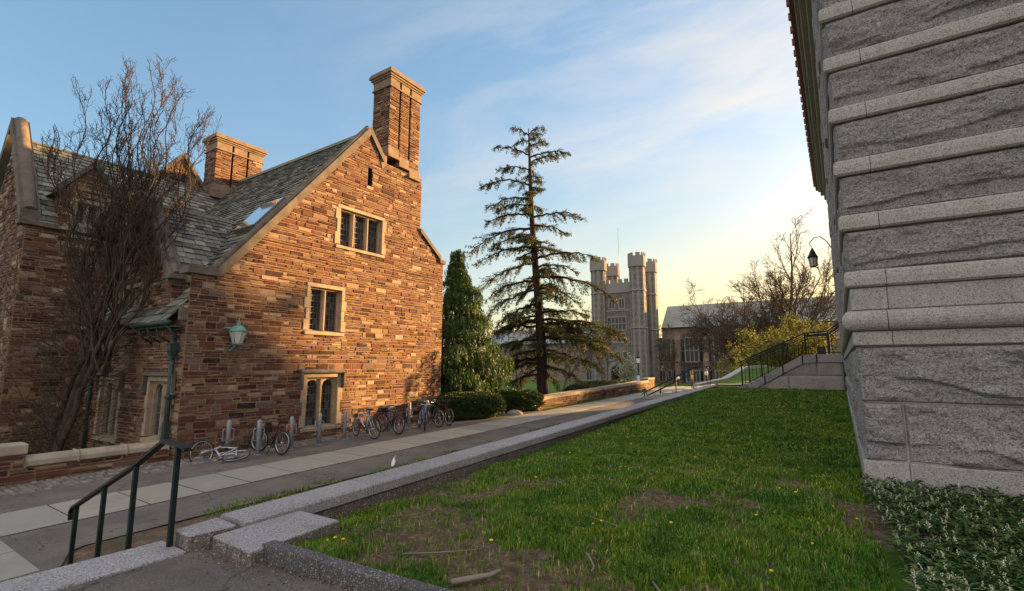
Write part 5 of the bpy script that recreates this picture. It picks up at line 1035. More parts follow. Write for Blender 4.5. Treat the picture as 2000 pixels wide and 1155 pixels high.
# curly bare tree in the yard
def curly_tree():
    base = Vector((-19.3, 4.75, -1.1)); t = thing('curly_tree', 'tall leafless curly twigged tree growing in the sunken yard against the brown stone hall', 'tree', base)
    rt = Vector((math.cos(R(YAW)), math.sin(R(YAW)), 0)); aw = Vector((-math.sin(R(YAW)), math.cos(R(YAW)), 0)); up = Vector((0, 0, 1))
    tr = MB(); cr = MB(); tips = []
    cfg = dict(seg=[14, 10, 8], wig=0.50, freq=1.15, up=[0.16, 0.14, 0.12], rmin=0.0055, sides=[5, 4, 3], depth=2, kids=[8, 7], spread=[0.5, 0.6], ratio=(0.30, 0.55))
    # (lateral, away, height) of main stem paths, read as a fan leaning to the right
    stems = [((0.0, 0, 0), (0.5, 0.1, 2.8), (1.35, 0.2, 5.4), 0.13), ((-0.25, 0.1, 0), (0.0, 0.2, 2.4), (0.75, 0.3, 5.0), 0.10), ((0.15, -0.2, 0), (0.9, -0.2, 2.6), (1.5, -0.3, 4.6), 0.09)]
    for a, b, c, r in stems:
        w = lambda q: base + rt * q[0] + aw * q[1] + up * q[2]; pts = bezier3(w(a), w(b), w(c), 12); pts = [p + rv(0.03) for p in pts]; tr.tube(pts, [r * (1.25 - 0.75 * i / 12) for i in range(13)], 9, 0, False)
    tops = [(-0.85, 10.6), (-0.5, 10.3), (-0.2, 11.4), (0.1, 11.9), (0.5, 12.3), (0.9, 11.9), (1.25, 12.2), (1.55, 11.3), (1.8, 12.1), (2.2, 12.4), (2.55, 11.8), (3.1, 11.5), (3.5, 10.6), (3.9, 9.9), (3.2, 8.6), (-1.1, 8.4), (0.2, 9.5), (2.8, 9.6), (0.3, 12.2), (0.75, 11.2), (1.05, 12.5), (1.4, 12.0), (1.9, 11.4), (2.0, 12.6), (2.4, 12.0), (2.75, 12.3), (3.0, 10.9), (3.4, 11.3), (-0.4, 9.4), (1.0, 10.2), (2.2, 10.3)]
    for x, z in tops:
        s = base + rt * random.uniform(0.7, 1.5) + aw * random.uniform(-0.2, 0.3) + up * random.uniform(3.2, 5.6); e = base + rt * (x + 0.05) + aw * random.uniform(-0.9, 0.9) + up * (z + 0.45)
        mid = s * 0.45 + e * 0.55 + rt * (x - 1.2) * 0.22 + rv(0.12); n = 22; pts = bezier3(s, mid, e, n); ph = random.uniform(0, 6); amp = 0.13
        pts = [p + rt * math.sin(ph + i * 0.85) * amp * (0.3 + 0.7 * i / n) + aw * math.cos(ph + i * 0.7) * amp for i, p in enumerate(pts)]
        rad = [0.028 * (1 - 0.86 * i / n) + 0.004 for i in range(n + 1)]; cr.tube(pts, rad, 6, 0, False)
        for k_ in range(20):
            i = random.randint(6, n - 1); dd = (pts[i + 1] - pts[i]).normalized(); o = (rt * random.uniform(-1, 1) + aw * random.uniform(-0.8, 0.8)); d = (dd * 0.75 + o * 0.55).normalized()
            bare_branch(cr, pts[i], d, random.uniform(0.7, 1.5) * (1.2 - 0.6 * i / n), rad[i] * 0.55, 1, cfg, tips)
    # dense thicket of shoots low down
    for k_ in range(120):
        a = random.uniform(0, 1); s = base + rt * (random.uniform(-0.25, 0.5) + 0.9 * a) + aw * random.uniform(-0.3, 0.3) + up * (0.3 + 4.8 * a)
        d = (rt * random.gauss(-0.1, 0.9) + aw * random.gauss(-0.1, 0.5) + up * random.uniform(0.05, 0.9)).normalized(); bare_branch(cr, s, d, random.uniform(1.2, 2.9), 0.013, 1, dict(cfg, kids=[5, 6], up=[0.05, 0.05, 0.02]), tips)
    tr.build('trunk', MAT['willow'], t); cr.build('crown', MAT['willow'], t)
curly_tree()
# layered cedar
def cedar():
    B = Vector((-15.66, 27.03, -0.3)); t = thing('cedar_tree', 'tall sparse cedar with layered drooping branches behind the garden wall', 'tree', B)
    rt = Vector((math.cos(R(YAW)), math.sin(R(YAW)), 0)); aw = Vector((-math.sin(R(YAW)), math.cos(R(YAW)), 0)); up = Vector((0, 0, 1)); S_ = 0.0326
    H = lambda py: (782 - py) * S_ * 1.03 + 0.6 - 0.0            # picture height to metres above the base
    tr = MB(); n = 20; pts = []
    for i in range(n + 1):
        f = i / n; pts.append(B + up * (f * H(247)) + rt * (-0.85 * f ** 1.2 + 0.08 * math.sin(f * 7)) + aw * 0.1 * math.sin(f * 5))
    rad = [0.35 * (1 - i / n) ** 0.85 + 0.03 for i in range(n + 1)]; rad[0] = 0.46; tr.tube(pts, rad, 12, 0, False); tr.build('trunk', MAT['cedar_bark'], t)
    def at(h): f = max(0, min(0.999, h / H(247))) * n; i = int(f); return pts[i] + (pts[i + 1] - pts[i]) * (f - i), rad[i]
    spec = [(262, 1000, 247), (258, 1066, 252), (285, 1075, 278), (275, 1010, 285), (303, 965, 296), (308, 1121, 300), (318, 1095, 312), (335, 972, 348), (345, 1062, 355), (366, 938, 390), (372, 1066, 372), (392, 946, 412), (408, 968, 425), (424, 944, 440), (432, 1140, 441), (447, 1118, 468), (452, 906, 496), (470, 960, 500), (482, 1085, 492), (490, 932, 524), (497, 1118, 502), (515, 1162, 522), (520, 935, 566), (535, 1100, 560), (548, 1195, 602), (556, 942, 590), (570, 1150, 610), (574, 955, 628), (600, 965, 646), (605, 1130, 655), (632, 968, 662), (640, 1000, 642), (645, 1228, 668), (640, 1120, 650), (650, 1200, 700), (655, 1160, 690), (662, 1060, 680), (690, 985, 716), (700, 1175, 728), (712, 978, 742), (722, 1130, 748), (735, 990, 756), (625, 985, 655), (648, 958, 664), (660, 1000, 690), (672, 952, 700), (705, 955, 742), (718, 1010, 765), (620, 1145, 628), (634, 1165, 655), (645, 1190, 676), (668, 1205, 706), (690, 1120, 712), (726, 1090, 760), (560, 1010, 600), (590, 1020, 625), (580, 1110, 610), (500, 1010, 520), (530, 1130, 545)]
    br = MB(); P = []; D = []
    def limb(h, tip, r0):
        s, r = at(h); L = (tip - s).length; mid = s * 0.42 + tip * 0.58 + up * (0.21 * L + 0.05) + rv(0.06 * L * 0.4); n_ = 12; q = bezier3(s, mid, tip, n_); q = [p + rv(0.02 + 0.006 * L) if 0 < i else p for i, p in enumerate(q)]
        br.tube(q, [max(0.012, r0 * (1 - 0.88 * i / n_)) for i in range(n_ + 1)], 6, 0, False)
        d0 = (tip - s); d0.z = 0; d0 = d0.normalized() if d0.length > 1e-3 else rt; sd = Vector((-d0.y, d0.x, 0)); k_ = int(7 + L * (8.2 if h > H(600) else 11.0))
        for j in range(k_):
            f = random.uniform(0.06, 1.0) ** 0.9; i = min(n_ - 1, int(f * n_)); p = q[i] + (q[i + 1] - q[i]) * (f * n_ - i); sg = random.choice((-1, 1)); l = (0.25 + 0.20 * L * math.sin(math.pi * min(0.93, f * 0.8 + 0.15))) * random.uniform(0.5, 1.25)
            hang = random.random() < 0.45; e = p + ((sd * sg * 0.35 * l + d0 * 0.25 * l - up * l * 0.65) if hang else (sd * sg * l * 0.85 + d0 * l * 0.55 - up * l * random.uniform(0.05, 0.5)))
            tw = bezier3(p, (p + e) * 0.5 + up * 0.06 * l, e, 5); br.tube(tw, [0.012, 0.01, 0.009, 0.008, 0.007, 0.005], 3, 0, False); m_ = max(4, int(l * 21))
            for u in range(m_):
                g = (u + random.random()) / m_; b_ = p + (e - p) * g + rv(0.045); P.append(tuple(b_)); v = (e - p).normalized() * 0.6 + up * (0.32 if not hang else -0.2); D.append(tuple(v))
    for py, tx, ty in spec:
        s, r = at(H(py)); hx = 1060 - 26 * (782 - py) / 535; tip = B + up * H(ty) + rt * ((tx - 1060) * S_) + aw * random.uniform(-1, 1) * abs(tx - hx) * S_ * 0.55; limb(H(py), tip, 0.045 + 0.00022 * abs(tx - hx) * (1 + (py - 250) / 300))
    for k_ in range(14):
        py = random.uniform(290, 740); s, r = at(H(py)); L = (0.5 + 3.6 * ((py - 250) / 500) ** 0.9) * random.uniform(0.55, 1.05); sg = random.choice((-1, 1)); d = aw * sg * 0.9 + rt * random.uniform(-0.5, 0.5); limb(H(py), s + d.normalized() * L + up * L * random.uniform(-0.25, 0.12), 0.05 + 0.02 * L)
    for k_ in range(22):
        py = random.uniform(300, 735); s, r = at(H(py)); L = (0.6 + 3.4 * ((py - 250) / 500)) * random.uniform(0.6, 1.0); d = (-aw + rt * random.uniform(-0.9, 0.9)).normalized(); limb(H(py), s + d * L - up * L * random.uniform(0.05, 0.3), 0.04 + 0.015 * L)
    for k_ in range(26): limb(H(random.uniform(252, 300)), at(H(random.uniform(250, 290)))[0] + (rt * random.uniform(-1, 1) + aw * random.uniform(-1, 1)).normalized() * random.uniform(0.4, 1.0) + up * random.uniform(-0.1, 0.25), 0.02) if k_ < 5 else None
    br.build('branches', MAT['cedar_bark'], t); V, F = clusters(P, D, 0.105, 0.015, 5, 0.75); link('crown', np_mesh('crown', V, F), MAT['cedar'], t)
cedar()
def weeping_cypress():
    B = Vector((-16.2, 19.25, -0.2)); t = thing('weeping_cypress', 'dense green weeping conifer standing at the right corner of the stone hall', 'tree', B); up = Vector((0, 0, 1)); Ht = 8.7
    tr = MB(); pts = [B + up * Ht * f + Vector((0.05 * math.sin(f * 9), 0.05 * math.cos(f * 8), 0)) for f in [i / 12 for i in range(13)]]; tr.tube(pts, [0.2 * (1 - i / 12.6) for i in range(13)], 8, 0, False); tr.build('trunk', MAT['bark'], t)
    P = []; D = []; br = MB(); prof = lambda h: np.interp(h, [0.0, 1.5, 3.0, 4.3, 5.5, 6.6, 7.8, 8.7], [2.2, 2.45, 2.65, 2.0, 1.38, 0.85, 0.32, 0.03])
    for k_ in range(300):
        h = Ht * random.uniform(0.06, 0.985) ** 1.12; r = prof(h) * random.choice((random.uniform(0.45, 0.85), random.uniform(0.75, 1.1), random.uniform(0.9, 1.4))) + 0.05; a = random.uniform(0, 6.283)
        if math.sin(a) < -0.2: r *= 0.85
        o = Vector((math.cos(a), math.sin(a), 0)); s = B + up * h; e = s + o * r + up * random.uniform(-0.25, 0.12) * (0.4 + r * 0.3)
        q = bezier3(s + up * 0.1, (s + e) * 0.5 + up * (0.22 + 0.16 * r), e, 8); br.tube(q, [0.02 * (1 - 0.8 * i / 8) + 0.003 for i in range(9)], 4, 0, False); sd = Vector((-o.y, o.x, 0))
        for j in range(int(7 + 8 * r)):
            f = random.uniform(0.38, 1.0); i = min(7, int(f * 8)); p = q[i] + (q[i + 1] - q[i]) * (f * 8 - i) + sd * random.gauss(0, 0.13 + 0.05 * r); L = random.uniform(0.25, 0.85) * (0.55 + 0.22 * r); m_ = int(4 + L * 15)
            for u in range(m_): g = u / m_; P.append((p.x + random.gauss(0, 0.022) + o.x * 0.10 * L * g, p.y + random.gauss(0, 0.022) + o.y * 0.10 * L * g, p.z - L * g)); D.append((o.x * 0.25, o.y * 0.25, -1.0))
    br.build('branches', MAT['bark'], t); V, F = clusters(P, D, 0.13, 0.020, 2, 0.34); link('crown', np_mesh('crown', V, F), MAT['cypress'], t)
weeping_cypress()
def hedge(label, c, half, rot, n, mat='box', group='clipped hedges by the walk', sq=3.2, name='clipped_hedge'):
    t = thing(name, label, 'hedge', c, group); c = Vector(c); cr, sr = math.cos(rot), math.sin(rot)
    u = RNG.normal(0, 1, (n, 3)); u[:, 2] = np.abs(u[:, 2]) * 0.9 - 0.25; q = (np.abs(u / np.linalg.norm(u, axis=1, keepdims=True)) ** sq).sum(1) ** (-1 / sq); d = u / np.linalg.norm(u, axis=1, keepdims=True) * q[:, None]
    bump = 1 + 0.17 * (fbm(d[:, 0] * 3 + c.x * 7, d[:, 1] * 3 + d[:, 2] * 2.3, 4, 0.6) - 0.5) * 2
    def W(k_): L = d * np.array(half) * (bump * k_)[:, None]; return np.stack([c.x + L[:, 0] * cr - L[:, 1] * sr, c.y + L[:, 0] * sr + L[:, 1] * cr, np.maximum(c.z + half[2] * 0.9 + L[:, 2], c.z - 0.05)], -1)
    P = W(RNG.uniform(0.90, 1.05, n)); N_ = d.copy(); N_ = np.stack([N_[:, 0] * cr - N_[:, 1] * sr, N_[:, 0] * sr + N_[:, 1] * cr, N_[:, 2]], -1); V, F = clusters(P, N_, 0.065, 0.020, 2, 0.9); link('foliage', np_mesh('foliage', V, F), MAT[mat], t)
    m = MB(); gu, gv = 28, 14; vs = []
    for j in range(gv + 1):
        for i in range(gu):
            a = 2 * math.pi * i / gu; b = -math.pi / 2 + math.pi * j / gv; e = np.array([math.cos(b) * math.cos(a), math.cos(b) * math.sin(a), math.sin(b)]); e = e * (np.abs(e) ** sq).sum() ** (-1 / sq) * np.array(half) * 0.92
            vs.append((c.x + e[0] * cr - e[1] * sr, c.y + e[0] * sr + e[1] * cr, max(c.z - 0.1, c.z + half[2] * 0.9 + e[2])))
    m.add(vs, [(j * gu + i, j * gu + (i + 1) % gu, (j + 1) * gu + (i + 1) % gu, (j + 1) * gu + i) for j in range(gv) for i in range(gu)], 0, True); m.build('inner_growth', MAT['box'], t)
hedge('low clipped box hedge nearest the bicycles, broad and rounded', (-13.85, 17.45, 0.1), (1.45, 0.85, 0.60), R(62), 26000)
hedge('low clipped box hedge at the start of the garden wall', (-13.75, 21.2, 0.15), (1.15, 0.95, 0.55), R(70), 20000)
hedge('small dark shrub behind the gap between the clipped hedges', (-15.6, 21.6, 0.0), (1.0, 0.9, 0.62), R(20), 9000, sq=2.3, name='shrub', group='dark shrubs behind the hedges')
hedge('small dark shrub at the foot of the cedar trunk', (-17.0, 25.6, -0.8), (1.1, 1.0, 0.85), R(20), 9000, sq=2.2, name='shrub', group='dark shrubs behind the hedges')
hedge('long low green hedge on the far side of the garden wall', (-14.4, 34.0, -0.2), (5.6, 0.75, 0.78), R(88), 22000, name='long_hedge', group=None)
def boulder():
    m = MB(); V = []; n, k_ = 14, 9
    for j in range(k_ + 1):
        for i in range(n): a = 6.283 * i / n; b = -1.57 + 3.1416 * j / k_; w = 1 + 0.3 * (float(fbm(np.array([math.cos(a) * 1.6 + 5 + b]), np.array([math.sin(a) * 1.6 + 3]), 3)[0]) - 0.5); V.append((-12.95 + 0.42 * w * math.cos(b) * math.cos(a), 19.75 + 0.36 * w * math.cos(b) * math.sin(a), 0.2 + 0.19 * w * math.sin(b)))
    m.add(V, [(j * n + i, j * n + (i + 1) % n, (j + 1) * n + (i + 1) % n, (j + 1) * n + i) for j in range(k_) for i in range(n)], 0, True); one('boulder', 'low grey boulder lying between the two clipped hedges', 'rock', m, MAT['boulder'])
boulder()
OAK = dict(seg=[9, 7, 5, 4], wig=0.22, freq=1.2, up=[0.07, 0.05, 0.03, 0.02], rmin=0.018, sides=[6, 5, 4, 3], depth=3, kids=[7, 6, 5], spread=[0.7, 0.75, 0.8], ratio=(0.42, 0.66), kids0=8, low=0.35, spread0=0.75, len0=0.8, **{'from': 0.2})
bare_tree('bare_tree', 'tall bare spreading tree against the yellow sky beside the granite building', 'tree', (-6.2, 82, -1.2), [((0.02, 0, 1), 13.5, 0.46), ((0.30, 0.1, 1), 11.5, 0.34), ((-0.28, 0.1, 1), 10.5, 0.34)], dict(OAK, len0=0.72, rmin=0.024, kids=[6, 5, 4], ratio=(0.45, 0.72), spread=[0.55, 0.6, 0.7], spread0=0.70, wig=0.16), 'dark_bark', ('redbud', 1, 0.07, 0.025, 0.06), 'bare trees before the far hall')
bare_tree('bare_tree', 'broad low bare tree left of the tall bare tree before the far hall', 'tree', (-11.5, 84, -1.2), [((-0.6, 0, 1), 9.0, 0.34), ((-0.1, 0.1, 1), 9.2, 0.34), ((0.5, -0.1, 1), 8.2, 0.30)], dict(OAK, rmin=0.026, kids0=10, low=0.22, spread0=0.85, len0=0.8, up=[0.05, 0.03, 0.01, 0.0], kids=[6, 6, 4], ratio=(0.45, 0.72), wig=0.18), 'dark_bark', ('redbud', 1, 0.08, 0.025, 0.06), 'bare trees before the far hall')
bare_tree('bare_tree', 'slim upright bare tree at the right side of the battlemented tower', 'tree', (-23.6, 80, -1.2), [((0, 0, 1), 6.2, 0.2)], dict(OAK, kids0=13, low=0.2, spread0=0.5, len0=0.6, up=[0.12, 0.1, 0.05, 0.02], kids=[5, 4, 3], rmin=0.024), 'grey_bark', None, 'bare trees before the far hall')
bare_tree('flowering_tree', 'small pale flowering tree in front of the tower archway', 'tree', (-27.6, 72, -1.2), [((0, 0, 1), 2.6, 0.12), ((0.3, 0, 1), 2.4, 0.1)], dict(OAK, kids=[5, 4, 3], depth=2, len0=0.9, rmin=0.012), 'grey_bark', ('blossom', 2, 0.17, 0.05, 0.25))
bare_tree('spring_tree', 'yellow green leafing tree behind the granite stair railing', 'tree', (-4.1, 50, 0.6), [((0.1, 0, 1), 2.6, 0.2), ((-0.5, 0.1, 1), 2.4, 0.16), ((0.5, 0, 1), 2.5, 0.16)], dict(OAK, spread0=0.95, len0=1.1, up=[0.03, 0.02, 0, 0]), 'bark', ('spring', 2, 0.10, 0.026, 0.30), 'leafing spring trees')
bare_tree('spring_tree', 'smaller paler leafing tree left of the granite stair railing', 'tree', (-8.4, 58, -0.2), [((-0.2, 0, 1), 2.3, 0.16), ((0.35, 0, 1), 2.2, 0.14)], dict(OAK, spread0=0.95, len0=1.0, up=[0.02, 0.02, 0, 0], kids=[5, 4, 3]), 'bark', ('spring', 2, 0.10, 0.026, 0.18), 'leafing spring trees')
bare_tree('red_budding_tree', 'reddish budding tree before the far hall roof', 'tree', (-12.0, 96, -1.2), [((0, 0, 1), 4.8, 0.24)], dict(OAK, len0=0.8, kids=[5, 4, 3]), 'grey_bark', ('redbud', 1, 0.12, 0.03, 0.3))
for i, (x, y, h, lab) in enumerate(((-31.5, 60, 5.6, 'bare twiggy tree seen through the cedar branches left of its trunk'), (-28.5, 66, 6.2, 'bare twiggy tree seen through the cedar branches right of its trunk'), (-40.5, 62, 5.0, 'bare twiggy tree showing between the weeping conifer and the cedar'))):
    bare_tree('bare_tree', lab, 'tree', (x, y, -1.2), [((0.1, 0, 1), h, 0.24)], dict(OAK, kids0=9, len0=0.75, kids=[5, 5, 3]), 'grey_bark', None, 'bare trees behind the cedar')
# ground cover bed at the foot of the granite building
def ground_cover():
    n = 3600; y = RNG.uniform(4.3, 8.15, n * 2); x = RNG.uniform(0.02, 4.2, n * 2); edge = 0.12 + 0.055 * (8.15 - y) + 0.10 * (fbm(y * 2.2, x * 0 + 3, 3) - 0.5); ok = x > edge; x, y = x[ok][:n], y[ok][:n]
    h = 0.13 + 0.10 * fbm(x * 1.6, y * 1.6, 3); z = lawn_z(x, y); V = []; F = []; SV = []; SF = []
    for X, Y, Z, Hh in zip(x, y, z, h):
        c = np.array([X, Y, Z + Hh * random.uniform(0.35, 1.15)]); a0 = random.uniform(0, 6.28)
        for k_ in range(random.randint(6, 9)):
            a = a0 + k_ * 2.4; o = np.array([math.cos(a), math.sin(a), random.uniform(-0.35, 0.8)]); L = random.uniform(0.035, 0.070); s = np.array([-math.sin(a), math.cos(a), 0]) * L * 0.24; e = c + o * L; b = len(V)
            V += [c, c + o * L * 0.55 + s * 0.9 + [0, 0, 0.008], e + s * 0.75, e + o * L * 0.16 - [0, 0, 0.006], e - s * 0.75, c + o * L * 0.55 - s * 0.9 + [0, 0, 0.008], c + o * L * 0.6 - [0, 0, 0.003]]; F += [(b, b + 1, b + 6, b + 5), (b + 1, b + 2, b + 3, b + 6), (b + 6, b + 3, b + 4, b + 5)]
        if random.random() < 0.42:
            for q in range(10): b = len(SV); d = np.array([random.gauss(0, .006), random.gauss(0, .006), 0.006 * q]); r_ = 0.0055; SV += [c + d + [r_, 0, 0], c + d + [-r_ * .5, r_, 0], c + d + [-r_ * .5, -r_, 0], c + d + [0, 0, r_ * 1.6]]; SF += [(b, b + 1, b + 3), (b + 1, b + 2, b + 3), (b + 2, b, b + 3)]
    b = tag(link('ground_cover', np_mesh('ground_cover', V, F), MAT['pachy']), 'glossy dark green ground cover with pale flower spikes under the granite wall', 'ground cover', kind='stuff')
    tag(link('flower_spikes', np_mesh('flower_spikes', SV, SF), MAT['spike']), 'small cream flower spikes scattered through the dark ground cover', 'flowers', kind='stuff')
ground_cover()
# small things on the lawn
def lawn_litter():
    first = None
    pos = [(-4.35, 3.25), (-4.2, 3.32), (-2.25, 5.1), (-0.6, 7.4), (-3.05, 7.7)] + [(-4.3, 3.3), (-2.3, 5.0), (-0.8, 7.6), (0.02, 6.7), (-0.9, 6.2), (-1.6, 5.4), (-0.35, 5.6), (-3.0, 7.8), (-2.2, 9.0), (-1.3, 10.2), (-3.6, 9.7), (-2.7, 11.5), (-0.7, 11.0), (-4.4, 8.6), (-3.9, 6.5), (-1.0, 13.2), (-2.9, 13.6), (-0.2, 7.1), (-2.9, 4.0), (-0.6, 4.7)]
    for x, y in pos:
        z = float(lawn_z(np.array([x]), np.array([y]))[0])
        if first is None:
            first = thing('dandelion', 'small yellow dandelion flower standing in the patchy lawn grass', 'flower', (0, 0, 0), 'dandelions in the lawn'); m = MB(); m.tube([(0, 0, 0), (0.006, 0, 0.05), (0.004, 0.004, 0.085)], 0.0025, 4); m.build('stalk', MAT['grass'], first)
            m = MB(); m.lathe([(0.004, 0.08), (0.021, 0.092), (0.017, 0.10), (0.0, 0.103)], (0.004, 0.004, 0), 9); m.build('flower_head', MAT['dandelion'], first); o = first
        else: o = copy_tree(first)
        o.location = (x, y, z); s = random.uniform(0.6, 0.95); o.scale = (s, s, s)
    def stick(label, pts, r, name='stick', mat='dead_stick'):
        m = MB(); q = [Vector((x, y, float(lawn_z(np.array([x]), np.array([y]))[0]) + h)) for x, y, h in pts]; m.tube(q, [r * (1 - 0.5 * i / (len(q) - 1)) for i in range(len(q))], 5)
        one(name, label, 'stick', m, MAT[mat])
    stick('pale crooked dead stick lying in the middle of the near lawn', [(-2.02, 4.25, 0.05), (-1.95, 4.16, 0.06), (-1.86, 4.05, 0.04), (-1.83, 3.93, 0.05)], 0.011)
    stick('short grey dead stick lying on the right of the near lawn', [(-1.35, 4.02, 0.05), (-1.24, 3.86, 0.06), (-1.10, 3.74, 0.04)], 0.009)
    stick('thick mossy broken branch lying by the dark kerb', [(-2.72, 3.22, 0.03), (-2.60, 3.32, 0.05), (-2.52, 3.47, 0.04), (-2.47, 3.55, 0.06)], 0.030)
    stick('thin reddish twig lying on the bare soil near the dark kerb', [(-3.5, 3.45, 0.03), (-3.2, 3.62, 0.05), (-2.95, 3.9, 0.03)], 0.007)
    stick('long thin twig lying on the bare patch of the lawn', [(-2.5, 5.3, 0.03), (-2.2, 5.15, 0.05), (-1.95, 5.1, 0.03)], 0.006)
    V = []; F = []
    n = 9000; x = RNG.uniform(-5.2, 0.4, n); y = RNG.uniform(2.9, 9, n); g = grassy(x, y); ok = (g < 0.55) & (y > 2.9 + 0.065 * (x + 4.95)); x, y = x[ok], y[ok]; z = lawn_z(x, y) + 0.008; P = np.stack([x, y, z], -1); t = RNG.uniform(0, 6.28, len(x)); D = np.stack([np.cos(t), np.sin(t), 0.15 + 0 * t], -1)
    V, F = clusters(P, D, 0.055, 0.0028, 1, 0.2); x2 = RNG.uniform(-5.3, -3.0, 500); y2 = np.where(x2 < -4.6, 2.56 - 0.3 * RNG.random(500) ** 3, kerb_y(x2) - 0.03 - 0.35 * RNG.random(500) ** 3); P2 = np.stack([x2, np.minimum(y2, 2.85), 0.705 + 0.01 * RNG.random(500)], -1); V2, F2 = clusters(P2, np.tile([[1, 0, 0.2]], (500, 1)), 0.028, 0.006, 1, 1.0); V2[:, 2] = np.maximum(V2[:, 2], 0.703)
    V = np.concatenate([V, V2]); F = np.concatenate([F, F2 + len(V) - len(V2)]); tag(link('leaf_litter', np_mesh('leaf_litter', V, F), MAT['leaf_litter']), 'brown dead grass and leaf scraps scattered on bare soil and landing edge', 'leaf litter', kind='stuff')
    m = MB(); c = Vector((-9.35, 8.75, 0.02)); rt = Vector((math.cos(R(YAW)), math.sin(R(YAW)), 0)); pr = [(0.0, 0.0), (0.055, 0.04), (0.075, 0.12), (0.06, 0.2), (0.075, 0.27), (0.02, 0.2), (-0.02, 0.1), (-0.02, 0.03)]
    fr = Vector((-rt.y, rt.x, 0)); vs = [c + rt * a + Vector((0, 0, b)) + fr * (0.04 * math.sin(b * 9) + 0.0) for a, b in pr]; vs += [v + fr * 0.006 for v in vs]; k_ = len(pr); m.add(vs, [tuple(range(k_)), tuple(range(2 * k_ - 1, k_ - 1, -1))] + [(i, (i + 1) % k_, k_ + (i + 1) % k_, k_ + i) for i in range(k_)])
    one('paper_scrap', 'small white curled scrap standing on the asphalt strip behind the curb', 'scrap', m, MAT['white_scrap'])
lawn_litter()
# ------------------------------------------------------------------ battlemented tower and the far halls
def far_window(parent, F, u0, u1, v0, v1, lights, transom=None, arch=False):
    s = MB(F); f = 0.25; s.box(u0 - f, u0, -0.25, 0.10, v0 - f, v1 + f); s.box(u1, u1 + f, -0.25, 0.10, v0 - f, v1 + f); s.box(u0, u1, -0.25, 0.10, v0 - f, v0); s.box(u0, u1, -0.25, 0.10, v1, v1 + f)
    w = (u1 - u0) / lights
    for i in range(1, lights): s.box(u0 + i * w - 0.09, u0 + i * w + 0.09, -0.2, 0.06, v0, v1)
    for t_ in (transom or ()): 
        for i in range(lights): s.box(u0 + i * w + 0.09, u0 + (i + 1) * w - 0.09, -0.2, 0.05, t_ - 0.10, t_ + 0.10)
    o = s.build('window', MAT['tower_dressed'], parent); g = MB(F); g.box(u0, u1, -0.24, -0.19 + 0.2, v0, v1); g.build('pane', MAT['dark_glass'], o); return o
